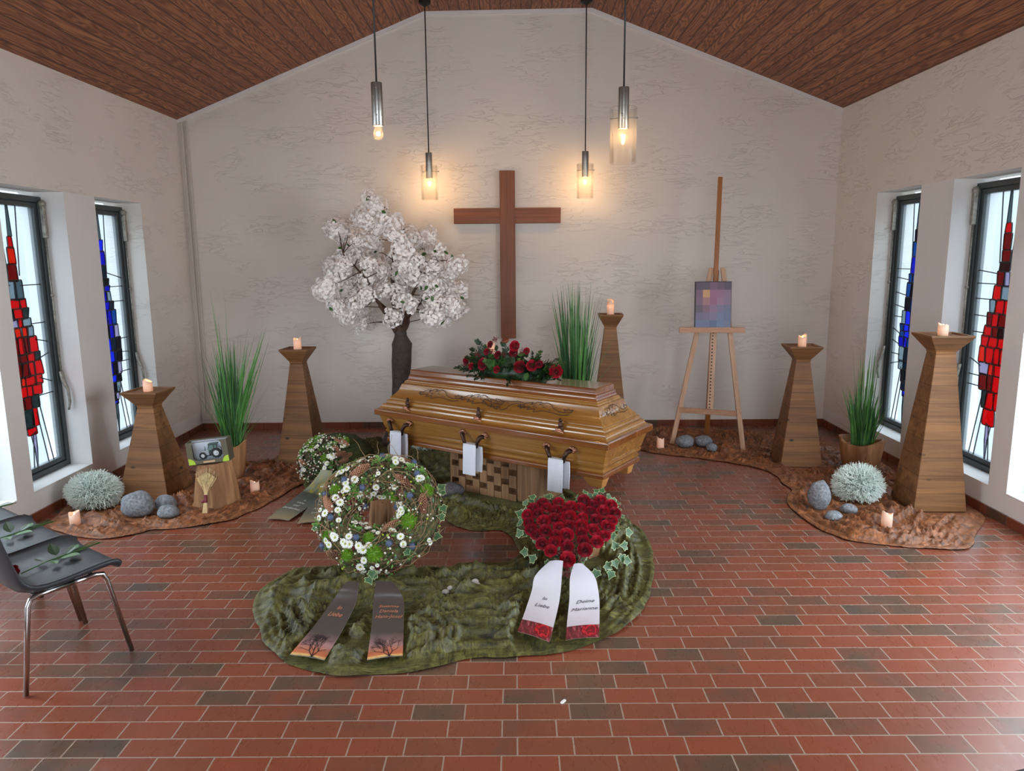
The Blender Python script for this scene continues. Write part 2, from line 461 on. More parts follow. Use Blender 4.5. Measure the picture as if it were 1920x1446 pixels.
# ================================================================== the room
def struct(name, mb, m, **k):
    o = mb.build(name, m, **k); o['kind'] = 'structure'; return o
b = MB(); b.bb((XL-.34, YF-.3, -.2), (XR+.34, YB+.25, 0)); struct('floor', b, M_FLOOR)
def side_wall(name, x, s, wins, zt, zc):
    b = MB(); x2 = x+s*.34; lo, hi = min(x, x2), max(x, x2)
    b.bb((lo, YF-.3, 0), (hi, YB, ZS-.012), 1)
    far = max(w[1] for w in wins)
    b.bb((lo, YF-.3, zt), (hi, YB, zc))
    ws = sorted(wins)
    b.bb((lo, far, ZS-.012), (hi, YB, zt))
    b.bb((lo, YF-.3, ZS-.012), (hi, ws[0][0], zt), 1)
    for p, q in zip(ws, ws[1:]): b.bb((lo, p[1], ZS-.012), (hi, q[0], zt), 1)
    return struct(name, b, [M_STUCCO, M_SMOOTH])
side_wall('wall_left', XL, -1, WIN_L, ZTL, 3.30)
side_wall('wall_right', XR, 1, WIN_R, ZTR, 3.34)
EL, ER, FL, FR = (XL, 3.150), (XR, 3.200), (-.864, 4.130), (.763, 4.145)
def gable(name, y0, y1, hole=None):
    b = MB(); poly = [(XL-.34, 0), (XR+.34, 0), (XR+.34, ER[1]+.02), (ER[0], ER[1]+.02), (FR[0], FR[1]+.02), (FL[0], FL[1]+.02), (EL[0], EL[1]+.02), (XL-.34, EL[1]+.02)]
    b.rings([[(x, y0, z) for x, z in poly], [(x, y1, z) for x, z in poly]])
    return struct(name, b, M_STUCCO)
gable('wall_back', YB, YB+.25)
b = MB()   # entrance wall behind the camera with a wide glazed opening
b.bb((XL, YF-.25, 0), (-1.5, YF, 3.2)); b.bb((1.5, YF-.25, 0), (XR, YF, 3.2)); b.bb((-1.5, YF-.25, 2.4), (1.5, YF, 3.2))
b.rings([[(x, y, z) for x, z in [(XL, 3.18), (XR, 3.2), (FR[0], FR[1]), (FL[0], FL[1])]] for y in (YF-.25, YF)])
struct('wall_front', b, M_STUCCO)
# ceiling: two slopes and a flat ridge strip, planks running towards the back wall
b = MB(); uv = []
prof = [(XL-.02, EL[1]-.008), FL, FR, (XR+.02, ER[1]-.008)]
s_ = 0; us = [0]
for p, q in zip(prof, prof[1:]): s_ += math.hypot(q[0]-p[0], q[1]-p[1]); us.append(s_)
for y in (YF-.2, YB+.02):
    for k, (x, z) in enumerate(prof): b.v.append(Vector((x, y, z))); uv.append((us[k], y))
for y in (YF-.2, YB+.02):
    for k, (x, z) in enumerate(prof): b.v.append(Vector((x, y, z+.06))); uv.append((us[k], y))
for k in range(3):
    b.f.append([k, k+1, k+5, k+4]); b.mi.append(0); b.f.append([8+k, 12+k, 13+k, 9+k]); b.mi.append(0)
for f in ([0, 4, 12, 8], [3, 11, 15, 7]): b.f.append(f); b.mi.append(0)
for k in range(3):
    b.f.append([k, 8+k, 9+k, k+1]); b.mi.append(0); b.f.append([4+k, 5+k, 13+k, 12+k]); b.mi.append(0)
struct('ceiling', b, M_CEIL, uv=uv)
# baseboards of red tile
for nm, lo, hi in (('baseboard_back', (XL, YB-.014, 0), (XR, YB, .064)), ('baseboard_left', (XL, YF, 0), (XL+.014, YB-.014, .064)), ('baseboard_right', (XR-.014, YF, 0), (XR, YB-.014, .064))):
    b = MB(); b.bb(lo, hi); struct(nm, b, M_BASE)
# pipe cover in the left corner
b = MB(); b.bb((XL+.03, YB-.028, .16), (XL+.055, YB, 3.13)); b.bb((XL+.075, YB-.02, .16), (XL+.10, YB, 3.14))
struct('trim_1', b, M_TRIMW, bevel=.006)
b = MB(); b.bb((XL+.02, YB-.05, .10), (XL+.12, YB, .18)); struct('trim_2', b, M_TRIMW, bevel=.006)
b = MB()
b.rings([[(x, y, z) for x, z in [(XL, EL[1]-.035), (XL, EL[1]), FL, FR, (XR, ER[1]), (XR, ER[1]-.035), (FR[0]-.01, FR[1]-.035), (FL[0]+.01, FL[1]-.035)]] for y in (YB-.014, YB)])
struct('trim_3', b, M_SMOOTH)

def splits(w, n, r):
    c = sorted([(i+1+r.uniform(-.28, .28))/n for i in range(n-1)])
    return [0]+c+[1]
def window(idx, x, s, y0, y1, zt, palette, seed):
    r = random.Random(seed)
    d = s*.17; e = thing('window_%d' % idx, None, None, (x+d, (y0+y1)/2, ZS)); e['kind'] = 'structure'
    w = y1-y0; h = zt-.035-ZS
    # local: X across wall thickness (s outward), Y along the wall, Z up
    def ring(b, yo, zo0, zo1, t, x0, x1):
        b.bb((x0, -yo, zo0), (x1, -yo+t, zo1)); b.bb((x0, yo-t, zo0), (x1, yo, zo1))
        b.bb((x0, -yo+t, zo0), (x1, yo-t, zo0+t)); b.bb((x0, -yo+t, zo1-t), (x1, yo-t, zo1))
    b = MB(); ring(b, w/2, 0, h, .042, min(0, s*.07), max(0, s*.07)); b.build('frame', M_FRAME, e, bevel=.004)
    b = MB(); ring(b, w/2-.046, .046, h-.046, .034, min(s*.012, s*.06), max(s*.012, s*.06)); b.build('sash', M_FRAME, e, bevel=.004)
    b = MB(); b.bb((min(-d, 0), -w/2, -.012), (max(-d, 0), w/2, 0)); b.build('window_sill', M_SMOOTH, e, bevel=.003)
    gw = w-.16; gh = h-.16; gz = .08; gx = s*.035
    b = MB(); b.bb((gx-.002, -gw/2-.004, gz-.004), (gx+.002, gw/2+.004, gz+gh+.004)); 
    mats = [M_CLEAR]; pi = {}
    lead = MB()
    fx = fx0 = gx-s*.006
    def strip(p, q, t=.007):
        p = Vector((0, *p)); q = Vector((0, *q)); dv = (q-p)
        if dv.length < 1e-4: return
        nn = Vector((0, -dv.z, dv.y)).normalized()*t/2
        rr = []
        for xx in (fx-.003, fx+.003): rr.append([Vector((xx, v.y, v.z)) for v in (p-nn, p+nn, q+nn, q-nn)])
        lead.rings(rr)
    if palette:
        cnt = [0]
        def cell(poly, colr):
            cnt[0] += 1; fx = fx0-s*.0016*(cnt[0] % 3)
            n = len(poly); cy = sum(p[0] for p in poly)/n; cz = sum(p[1] for p in poly)/n
            if colr not in pi: pi[colr] = len(mats); mats.append(GL[colr])
            inn = []
            for (py, pz) in poly:
                dd = math.hypot(py-cy, pz-cz); k = max(.2, (dd-.0055)/max(dd, 1e-5)); inn.append((cy+(py-cy)*k, cz+(pz-cz)*k))
            o2 = fx
            b.add([(o2, p, q) for p, q in inn]+[(o2-s*.002, p, q) for p, q in inn], [tuple(range(n)), tuple(range(n, 2*n))[::-1]], pi[colr])
            vs = []; 
            for xx in (fx-.004, fx+.004): vs += [(xx, p, q) for p, q in poly]+[(xx, p, q) for p, q in inn]
            fs = []
            for i in range(n):
                j = (i+1) % n
                fs += [(i, j, n+j, n+i), (2*n+i, 3*n+i, 3*n+j, 2*n+j), (n+i, n+j, 3*n+j, 3*n+i), (i, 2*n+i, 2*n+j, j)]
            lead.add(vs, fs)
        def rquad(y0_, y1_, z0_, z1_, j=.013):
            c = [(y0_+r.uniform(-j, j), z0_+r.uniform(-j, j)*.3), (y1_+r.uniform(-j, j), z0_+r.uniform(-j, j)*.3), (y1_+r.uniform(-j, j), z1_), (y0_+r.uniform(-j, j), z1_)]
            out = []; k = .16
            for i in range(4):
                a = c[i-1]; p = c[i]; q = c[(i+1) % 4]
                for t_ in (0, .5, 1):
                    A = (p[0]+(a[0]-p[0])*k, p[1]+(a[1]-p[1])*k); B = (p[0]+(q[0]-p[0])*k, p[1]+(q[1]-p[1])*k)
                    u_ = 1-t_
                    out.append((u_*u_*A[0]+2*u_*t_*p[0]+t_*t_*B[0], u_*u_*A[1]+2*u_*t_*p[1]+t_*t_*B[1]))
            return out
        knots = [(.11, .05), (.17, .07), (.26, .10), (.34, .16), (.42, .23), (.52, .32), (.62, .36), (.70, .31), (.77, .23), (.82, .15), (.865, .07)]
        def width(t):
            for (a, wa), (c, wc) in zip(knots, knots[1:]):
                if t <= c: return wa+(wc-wa)*(t-a)/(c-a)
            return knots[-1][1]
        T = .115; rows = []
        while T < .855:
            hgt = r.uniform(.026, .078); rows.append((T, min(T+hgt, .87))); T += hgt
        Z = lambda t: gz+gh*(1-t)
        off = 0
        last = rows[-1]
        for (a, c) in rows:
            wd = width((a+c)/2); n = max(1, int(round(wd/.075+r.uniform(-.25, .25)))); off = off*.5+r.uniform(-.01, .01)
            sp = splits(wd, n, r)
            for i in range(n):
                ya = -wd/2+wd*sp[i]+off-.005; yb = -wd/2+wd*sp[i+1]+off+.005
                edge = (i == 0 or i == n-1) and n > 1
                cc = r.choice(palette['edge'] if (edge and r.random() < .7) else palette['core'])
                if (a, c) == last: cc = palette['core'][0]
                z1_, z0_ = Z(a)+r.uniform(.003, .010), Z(c)-r.uniform(.003, .010)
                cell(rquad(ya, yb, z0_, z1_), cc)
        # spikes above and below
        cell([(-.008, Z(0.0)), (.012, Z(0.0)), (.024, Z(.115)), (-.018, Z(.115))], 'grey')
        cell([(-.026, Z(.87)), (.03, Z(.86)), (.03, Z(.93)), (.012, Z(1.0)), (.004, Z(1.0)), (-.004, Z(.93))], 'lilac' if 'red' in palette['core'] else 'grey')
        for t_ in (.29, .33, .405, .455, .52, .575, .63, .68, .735):
            wd = width(t_)/2
            for sd in (-1, 1):
                if r.random() < .8:
                    z_ = Z(t_)+r.uniform(-.02, .02); strip((sd*wd*.9, z_+r.uniform(-.05, .05)*(r.random() < .4)), (sd*gw/2, z_))
        for sd in (-1, 1):
            strip((sd*.06, Z(.26)), (sd*.10, Z(0)), .006); strip((sd*.10, Z(.74)), (sd*.2, Z(1)), .006)
            strip((sd*.07, Z(.79)), (sd*.14, Z(1)), .006)
        strip((0, Z(.87)), (-.03, Z(1)), .006)
    g = b.build('glass', mats, e)
    if lead.v: lead.build('lead_came', M_LEAD, e)
    # fanlight opener: gear box, rod and crank on the jamb at the far side
    ox = -s*.018; oy = w/2-.028
    b = MB(); b.bb((ox-.018, oy-.014, h-.30), (ox+.018, oy+.020, h-.04)); b.sphere((ox, oy, h-.05), .028); op = b.build('opener_gear', M_WORN, e, bevel=.008)
    b = MB(); b.tube([(ox, oy, h-.30), (ox, oy+.004, .70)], .0075); b.sphere((ox, oy, 1.32), .014); b.build('opener_rod', M_WORN, e, smooth=True)
    b = MB(); b.tube([(ox, oy, .74), (ox-s*.012, oy, .66), (ox-s*.04, oy, .60), (ox-s*.045, oy, .50), (ox-s*.03, oy, .44)], [.016, .016, .011, .010, .008]); b.build('opener_crank', M_WORN, e, smooth=True)
    return e
PAL_RED = dict(core=['red', 'red', 'red', 'crimson', 'crimson', 'darkred', 'orange'], edge=['grey', 'pale', 'lilac', 'red', 'slate', 'crimson'])
PAL_BLUE = dict(core=['blue', 'royal', 'blue', 'royal', 'navy', 'cyan', 'teal'], edge=['pale', 'grey', 'cyan', 'navy', 'lilac', 'teal'])
k = 1
for (x, s, wins, zt, pals) in ((XL, -1, WIN_L, ZTL, [PAL_BLUE, PAL_RED, None, None, None]), (XR, 1, WIN_R, ZTR, [PAL_BLUE, PAL_RED, None, None, None])):
    for (yy, pal) in zip(wins, pals):
        window(k, x, s, yy[0], yy[1], zt, pal, 11+k); k += 1
# glazed entrance behind the camera
e = thing('door_1', None, None, (0, YF-.12, 0)); e['kind'] = 'structure'
b = MB()
for xx in (-1.47, -.5, .5, 1.47): b.box((xx, 0, 1.2), (.06, .06, 2.4))
b.box((0, 0, 2.37), (3, .06, .06)); b.box((0, 0, .04), (3, .06, .08)); b.build('door_frame', M_FRAME, e)
b = MB()
for xx in (-.985, 0, .985): b.box((xx, 0, 1.2), (.9, .01, 2.26))
b.build('door_glass', M_CLEAR, e)

# ================================================================== pendant lamps
M_BULB = emit('bulb_filament', (1, .60, .27, 1), 1250)
def hazy(name, haze, tint):
    t = NT(name); n = t.new
    tr = n('ShaderNodeBsdfTransparent'); tl = n('ShaderNodeBsdfTranslucent'); tl.inputs[0].default_value = tint
    m1 = n('ShaderNodeMixShader'); m1.inputs[0].default_value = haze; t.link(tr.outputs[0], m1.inputs[1]); t.link(tl.outputs[0], m1.inputs[2])
    t.link(m1.outputs[0], t.out.inputs[0]); return t.m
M_BULBG = hazy('bulb_glass', .006, (1, .8, .55, 1))
def shade_glass():
    t = NT('thin_lamp_glass'); n = t.new
    tr = n('ShaderNodeBsdfTransparent'); tr.inputs[0].default_value = (.97, .96, .94, 1)
    tl = n('ShaderNodeBsdfTranslucent'); tl.inputs[0].default_value = (1, .95, .9, 1)
    df = n('ShaderNodeBsdfDiffuse'); df.inputs[0].default_value = (.9, .88, .85, 1)
    gl = n('ShaderNodeBsdfGlossy'); gl.inputs['Roughness'].default_value = .05
    m0 = n('ShaderNodeMixShader'); m0.inputs[0].default_value = .5; t.link(tl.outputs[0], m0.inputs[1]); t.link(df.outputs[0], m0.inputs[2])
    m1 = n('ShaderNodeMixShader'); m1.inputs[0].default_value = .018; t.link(tr.outputs[0], m1.inputs[1]); t.link(m0.outputs[0], m1.inputs[2])
    fr = n('ShaderNodeLayerWeight'); fr.inputs[0].default_value = .25
    m2 = n('ShaderNodeMixShader'); t.link(t.math('MULTIPLY', fr.outputs['Fresnel'], .25), m2.inputs[0]); t.link(m1.outputs[0], m2.inputs[1]); t.link(gl.outputs[0], m2.inputs[2])
    t.link(m2.outputs[0], t.out.inputs[0]); return t.m
M_SHADE = shade_glass()
def pendant(x, y, label, shade=True):
    e = thing('pendant_lamp', label, 'pendant lamp', (x, y, 2.50), 0, 'pendant lamps under the ceiling')
    zc = 4.13-2.50
    b = MB(); b.lathe([(.055, zc), (.055, zc-.03), (.02, zc-.05), (.006, zc-.06)], 20); b.build('canopy', M_BLACK, e, angle=40)
    b = MB(); b.tube([(0, 0, .26), (0, 0, zc-.03)], .0055); b.build('cord', M_BLACK, e, smooth=True)
    b = MB(); b.lathe([(.006, .272), (.031, .270), (.032, .262), (.032, .036), (.030, .032), (.016, .032)], 28)
    for z in (.24, .09): b.sphere((0, -.033, z), .004, 8, 6)
    b.build('socket_tube', M_STEEL, e, angle=40)
    b = MB(); b.lathe([(.0015, -.047), (.014, -.044), (.025, -.032), (.030, -.014), (.027, .004), (.019, .022), (.014, .034)], 20); bl = b.build('bulb', M_BULBG, e, smooth=True)
    b = MB(); b.sphere((0, 0, -.010), .011, 12, 8); b.build('filament', M_BULB, bl, smooth=True)
    if shade:
        b = MB(); n = 36
        prof = [(.079, -.168), (.081, -.165), (.081, .152), (.079, .155), (.0775, .152), (.0775, -.165), (.079, -.168)]
        b.lathe(prof, n, cap=False); b.build('glass_shade', M_SHADE, e, smooth=True)
        for a in (.3, .3+2*PI/3, .3+4*PI/3):
            b = MB(); d = Vector((math.cos(a), math.sin(a), 0)); b.tube([d*.03+Vector((0, 0, .1)), d*.09+Vector((0, 0, .1))], .0025); b.sphere(d*.09+Vector((0, 0, .1)), .007, 8, 6)
            b.build('shade_pin', M_STEEL, e, smooth=True)
    return e
pendant(-.786, 4.46, 'pendant lamp with a bare bulb and no glass shade, left front of the four', False)
pendant(-.82, 7.35, 'glass-shaded pendant lamp near the back wall, above the white blossom tree')
pendant(.68, 7.35, 'glass-shaded pendant lamp near the back wall, right of the wooden cross')
pendant(.656, 4.64, 'largest-looking glass-shaded pendant lamp, right front, nearest the viewer')

# ================================================================== cross
e = thing('wooden_cross', 'large plain brown wooden cross mounted on the white back wall', 'cross', (-.073, YB-.045, .95))
b = MB(); b.bb((-.077, -.022, 0), (.077, .022, 1.677)); b.build('upright_beam', M_CROSS, e, bevel=.003)
b = MB(); b.bb((-.54, -.0215, 1.163), (-.077, .0215, 1.315)); b.bb((.077, -.0215, 1.163), (.535, .0215, 1.315)); b.build('cross_arm', M_CROSSX, e, bevel=.003)
for z_ in (1.24, .3): b = MB(); b.box((0, .0285, z_), (.1, .013, .1)); b.build('wall_bracket', M_BLACK, e)

# ================================================================== cloths
def pip(px, py, P):
    ins = np.zeros(px.shape, bool); n = len(P)
    for i in range(n):
        x1, y1 = P[i]; x2, y2 = P[(i+1) % n]
        c = ((y1 > py) != (y2 > py)) & (px < (x2-x1)*(py-y1)/((y2-y1) if y2 != y1 else 1e-9)+x1)
        ins ^= c
    return ins
def pdist(px, py, P):
    D = np.full(px.shape, 9.0); NX = np.zeros(px.shape); NY = np.zeros(px.shape); n = len(P)
    for i in range(n):
        x1, y1 = P[i]; x2, y2 = P[(i+1) % n]; dx, dy = x2-x1, y2-y1; L = dx*dx+dy*dy+1e-12
        t = np.clip(((px-x1)*dx+(py-y1)*dy)/L, 0, 1); qx, qy = x1+t*dx, y1+t*dy
        d = np.hypot(px-qx, py-qy); m = d < D
        D[m] = d[m]; NX[m] = qx[m]; NY[m] = qy[m]
    return D, NX, NY
def smooth_poly(P, it=2):
    for _ in range(it):
        Q = []
        for i in range(len(P)):
            a = P[i]; c = P[(i+1) % len(P)]
            Q += [(a[0]*.75+c[0]*.25, a[1]*.75+c[1]*.25), (a[0]*.25+c[0]*.75, a[1]*.25+c[1]*.75)]
        P = Q
    return P
def cloth(name, label, P, m, step, amp, freq, seed, flats, z0=.003, stretch=(.55, 2.3), ang=0.0, jag=.02):
    P = smooth_poly(P, 1)
    P = [(x+jag*noise.noise((x*6, y*6, seed)), y+jag*noise.noise((x*6, y*6, seed+9))) for x, y in smooth_poly(P, 1)]
    xs = [p[0] for p in P]; ys = [p[1] for p in P]
    nx = int((max(xs)-min(xs))/step)+3; ny = int((max(ys)-min(ys))/step)+3
    gx, gy = np.meshgrid(min(xs)-step+np.arange(nx)*step, min(ys)-step+np.arange(ny)*step)
    ins = pip(gx, gy, P); D, NX, NY = pdist(gx, gy, P)
    keep = ins
    cells = keep[:-1, :-1] & keep[1:, :-1] & keep[:-1, 1:] & keep[1:, 1:]
    used = np.zeros(keep.shape, bool)
    used[:-1, :-1] |= cells; used[1:, :-1] |= cells; used[:-1, 1:] |= cells; used[1:, 1:] |= cells
    full = np.zeros(keep.shape, int)
    full[:-1, :-1] += cells; full[1:, :-1] += cells; full[:-1, 1:] += cells; full[1:, 1:] += cells
    idx = -np.ones(keep.shape, int); b = MB(); ca, sa = math.cos(ang), math.sin(ang)
    for j, i in zip(*np.nonzero(used)):
        x, y, d = gx[j, i], gy[j, i], D[j, i]
        if full[j, i] < 4: x, y, d = NX[j, i], NY[j, i], 0.0
        wx = x+.10*noise.noise((x*2.3, y*2.3, seed)); wy = y+.10*noise.noise((x*2.3, y*2.3, seed+5))
        la = ang+1.3*noise.noise((x*1.1, y*1.1, seed+2)); ca, sa = math.cos(la), math.sin(la)
        u_ = (wx*ca+wy*sa)*freq*stretch[0]; v_ = (-wx*sa+wy*ca)*freq*stretch[1]
        dd_ = d+.05*noise.noise((x*1.6, y*1.6, seed+4))
        r1 = max(0, 1-abs(noise.noise((dd_*freq*2.6, wx*1.5, wy*1.5+seed)))*3.2)
        r2 = max(0, 1-abs(noise.noise((dd_*freq*4.6+5, wx*2.1, wy*2.1+seed)))*3.2)
        r3 = max(0, 1-abs(noise.noise((u_*.8, v_*1.15, seed+8)))*3.6)
        big = .5+.5*noise.noise((x*1.7, y*1.7, seed+7)); md = .5+.5*noise.noise((x*4.1, y*4.1, seed+11))
        dw = d+.035*noise.noise((x*2.6, y*2.6, seed+4))
        rim = max(0, 1-abs(((dw/.062) % 1.0)-.5)*2.6)**2*max(0, 1-d/.20)*big
        h = amp*(.75*r1**2.2*(.25+1.0*big)+.36*r2**2*(.4+md)+.55*r3**2.5*(.3+md)+.16*md*big+.30*rim)
        h = max(h, 0)
        e_ = min(1, d/.10); e_ = e_*e_*(3-2*e_)
        hem = .010*math.exp(-((d-.016)/.012)**2)
        fl = 1.0
        for ft_ in flats:
            fx_, fy_, fr_ = ft_[:3]
            q = math.hypot(x-fx_, y-fy_)
            fl = min(fl, 1-(ft_[3] if len(ft_) > 3 else 1)*(1-max(0, min(1, (q-fr_)/.06))))
        h = (h*(.12+.88*e_)+hem)*(fl*fl*(3-2*fl))
        idx[j, i] = len(b.v); b.v.append(Vector((x, y, z0+h)))
    for j, i in zip(*np.nonzero(cells)):
        b.f.append([int(idx[j, i]), int(idx[j, i+1]), int(idx[j+1, i+1]), int(idx[j+1, i])]); b.mi.append(0)
    o = b.build(name, m, smooth=True)
    tag(o, label, 'cloth')
    return o
P_GREEN = [(-1.76,5.74),(-1.73,6.28),(-1.59,6.85),(-1.43,7.10),(-1.07,7.22),(-.71,7.15),(-.35,6.9),(.05,6.07),(.36,5.60),(.49,5.30),(.68,5.01),(.81,4.72),(.84,4.4),(.80,4.07),(.73,3.79),(.66,3.54),(.56,3.36),(.4,3.21),(.19,3.1),(-.05,3.06),(-.22,3.06),(-.36,2.99),(-.49,2.95),(-.63,2.92),(-.76,2.92),(-.92,2.96),(-1.08,3.06),(-1.22,3.24),(-1.36,3.51),(-1.41,3.7),(-1.37,3.93),(-1.26,4.06),(-1.03,4.09),(-.77,4.05),(-.53,4.05),(-.43,4.0),(-.31,4.1),(-.14,4.09),(-.02,4.11),(.01,4.31),(-.04,4.57),(-.12,4.66),(-.24,4.6),(-.41,4.7),(-.52,4.9),(-.73,5.07),(-.97,5.14),(-1.25,5.2),(-1.54,5.39)]
CK = Vector((-.078, 5.369, 0)); CA = -.6
cu = Vector((math.cos(CA), math.sin(CA), 0)); cv = Vector((-cu.y, cu.x, 0))
g_flats = [(-.38, 3.70, .03), (-.25, 3.80, .05), (-1.15, 6.96, .16), (-1.43, 5.75, .22), (-.79, 4.12, .2), (.42, 4.1, .1), (-.5, 5.33, .06), (-.64, 5.38, .05), (-1.21, 6.9, .05), (-.85, 6.7, .1)]
for rows_ in (((-.86, 3.53), (-.88, 3.4), (-.91, 3.28), (-.94, 3.16), (-.95, 3.05)), ((-.66, 3.5), (-.65, 3.4), (-.63, 3.28), (-.61, 3.16), (-.60, 3.04)), ((.16, 3.66), (.14, 3.55), (.11, 3.43), (.09, 3.31), (.07, 3.2)), ((.335, 3.62), (.34, 3.52), (.33, 3.40), (.31, 3.28), (.30, 3.18))):
    for k_, (a_, c_) in enumerate(rows_): g_flats.append((a_, c_, .085, .55+.1*k_))
for q in np.linspace(-.36, .36, 7): p = CK+cu*q+Vector((-.05, -.0, 0)); g_flats.append((p.x, p.y, .2))
cloth('green_velvet_cloth', 'crumpled olive green velvet cloth spread under the wreath, the heart and the casket stand', P_GREEN, M_GREEN, .009, .072, 2.9, 3.0, g_flats, ang=.35)
P_BL = [(-3.21,4.77),(-3.28,5.05),(-3.31,5.37),(-3.28,5.63),(-3.13,5.72),(-2.93,5.88),(-2.76,5.98),(-2.49,6.2),(-2.19,6.33),(-2.2,6.43),(-2.18,6.65),(-1.9,6.68),(-1.66,6.5),(-1.60,5.95),(-1.68,5.73),(-1.77,5.56),(-1.8,5.31),(-1.86,5.12),(-1.93,4.98),(-1.95,4.86),(-2.14,4.77),(-2.28,4.69),(-2.46,4.7),(-2.48,4.63),(-2.56,4.55),(-2.72,4.51),(-2.94,4.59),(-3.08,4.69)]
cloth('brown_velvet_cloth', 'crumpled copper brown velvet cloth on the floor along the left windows', P_BL, M_BROWN, .0095, .055, 3.4, 13.0,
      [(-2.81, 5.54, .25), (-1.91, 6.42, .22), (-2.22, 5.25, .14), (-2.32, 5.87, .11), (-3.08, 5.16, .16), (-2.67, 4.95, .08), (-2.53, 5.06, .06), (-2.44, 4.92, .06), (-3.02, 4.80, .04), (-2.02, 5.47, .04), (-2.21, 4.98, .05)], z0=.004, ang=.2)
P_BR = [(1.13,6.85),(1.33,7.40),(1.53,7.56),(1.85,7.5),(2.34,7.31),(2.56,7.17),(2.98,7.03),(2.95,6.7),(2.97,6.55),(3.18,6.5),(3.14,6.02),(3.06,5.55),(3.18,5.05),(3.21,4.85),(3.11,4.68),(2.95,4.54),(2.79,4.29),(2.7,4.25),(2.39,4.3),(2.1,4.39),(2.01,4.56),(1.95,4.71),(1.93,5.02),(2.02,5.32),(2.12,5.41),(2.09,5.6),(2.13,5.79),(2.07,6.0),(1.78,6.27),(1.45,6.44),(1.14,6.6)]
cloth('brown_velvet_cloth', 'crumpled copper brown velvet cloth under the easel and along the right windows', P_BR, M_BROWN, .0095, .055, 3.4, 23.0,
      [(2.95, 5.10, .24), (2.42, 6.22, .22), (2.88, 6.0, .13), (2.49, 5.2, .16), (2.14, 5.0, .08), (2.31, 4.93, .05), (2.15, 4.79, .06), (2.44, 4.66, .04), (1.34, 6.69, .04), (1.58, 6.72, .08), (1.76, 6.74, .08), (1.79, 6.57, .05), (1.48, 6.87, .05), (2.085, 6.61, .05), (1.93, 7.19, .05)], z0=.004, ang=-.3)
cloth('brown_velvet_cloth', 'small strip of rust brown velvet cloth on the floor behind the casket', [(-1.0, 7.02), (-.72, 7.25), (-.2, 6.75), (-.3, 6.5), (-.62, 6.78), (-.85, 6.9)], M_BROWN, .016, .05, 5.0, 33.0, [(-.85, 6.7, .2)], z0=.036)

# ================================================================== candle stands and candles
def candle_stand(x, y, H, base, rot, label, top=.14, neck=.064):
    e = thing('candle_stand', label, 'candle stand', (x, y, .006), rot, 'wooden candle stands')
    hb = base/2; zn = H-.135
    def sq(h, z): return [(-h, -h, z), (h, -h, z), (h, h, z), (-h, h, z)]
    b = MB(); b.rings([sq(hb, 0), sq(neck, zn)]); b.build('shaft', M_STAND, e, bevel=.004)
    b = MB(); b.rings([sq(neck*.98, zn), sq(neck*1.03, zn+.02), sq(top, H-.012), sq(top, H), sq(top-.02, H), sq(top-.024, H-.012)]); b.build('bowl_top', M_STAND, e, bevel=.003)
    return e
candle_stand(-2.81, 5.54, .80, .39, math.radians(-4.6), 'shortest pyramid candle stand of brown boards, beside the left red window')
candle_stand(-1.91, 6.42, 1.005, .35, math.radians(-4), 'medium pyramid candle stand of brown boards, between the tall grass and the blossom tree', .125, .058)
candle_stand(.885, 6.9, 1.245, .37, math.radians(-5), 'tall pyramid candle stand of brown boards, behind the right end of the casket', .115, .056)
candle_stand(-.215, 6.3, .95, .35, math.radians(8), 'pyramid candle stand of brown boards hidden behind the flowers on the casket', .11, .056)
candle_stand(2.42, 6.22, 1.018, .345, math.radians(-4), 'medium pyramid candle stand of brown boards, between the easel and the right blue window', .135, .06)
candle_stand(2.95, 5.10, 1.225, .358, math.radians(-3), 'tallest-looking pyramid candle stand of brown boards, in front of the right red window', .145, .068)
def candle_mesh(seed, r, h):
    r_ = random.Random(seed); b = MB(); n = 28; ph = r_.uniform(0, 6)
    def rim(a): return h*(1+.10*math.sin(a+ph)+.07*math.sin(2*a+ph*2)+.04*math.sin(3*a))
    out = [[(r*math.cos(2*PI*i/n)*k, r*math.sin(2*PI*i/n)*k, z if z < h*.5 else None) for i in range(n)] for k, z in ((.96, 0), (1, .003), (1, h*.45))]
    rings = [[(x, y, z) for x, y, z in q] for q in out]
    A = [2*PI*i/n for i in range(n)]
    rings.append([(r*math.cos(a), r*math.sin(a), rim(a)) for a in A])
    rings.append([(r*.93*math.cos(a), r*.93*math.sin(a), rim(a)+.001) for a in A])
    rings.append([(r*.86*math.cos(a), r*.86*math.sin(a), rim(a)-.006) for a in A])
    rings.append([(r*.84*math.cos(a), r*.84*math.sin(a), h*.72) for a in A])
    b.rings(rings, cap=False); b.add(rings[0], [tuple(range(n))[::-1]]); b.add(rings[-1], [tuple(range(n))])
    return b.mesh('candle_wax', M_WAX, smooth=True)
CW = [candle_mesh(k, .034, .085) for k in range(4)]
b = MB(); b.lathe([(.001, .0), (.006, .004), (.0065, .012), (.003, .024), (.0004, .034)], 12); FLM = b.mesh('flame', M_FLAME, smooth=True)
b = MB(); b.lathe([(.001, .0), (.006, .004), (.0065, .012), (.003, .024), (.0004, .034)], 12); FLMF = b.mesh('flame_soft', M_FLAMEF, smooth=True)
def candle(x, y, z, label, k, hs=1.0, soft=False, rot=0):
    e = thing('pillar_candle', label, 'candle', (x, y, z), rot, 'white pillar candles')
    inst('wax', CW[k % 4], e, Matrix.Diagonal((1, 1, hs, 1)))
    inst('flame', FLMF if soft else FLM, e, Matrix.Translation((0, 0, .052*hs)))
    return e
candle(-2.81, 5.54, .794, 'glowing white candle on the short stand by the left red window', 0, .95)
candle(-1.91, 6.42, .999, 'glowing white candle on the stand left of the blossom tree', 1, 1.15)
candle(.885, 6.9, 1.239, 'slim glowing white candle on the stand behind the casket right end', 2, 1.6)
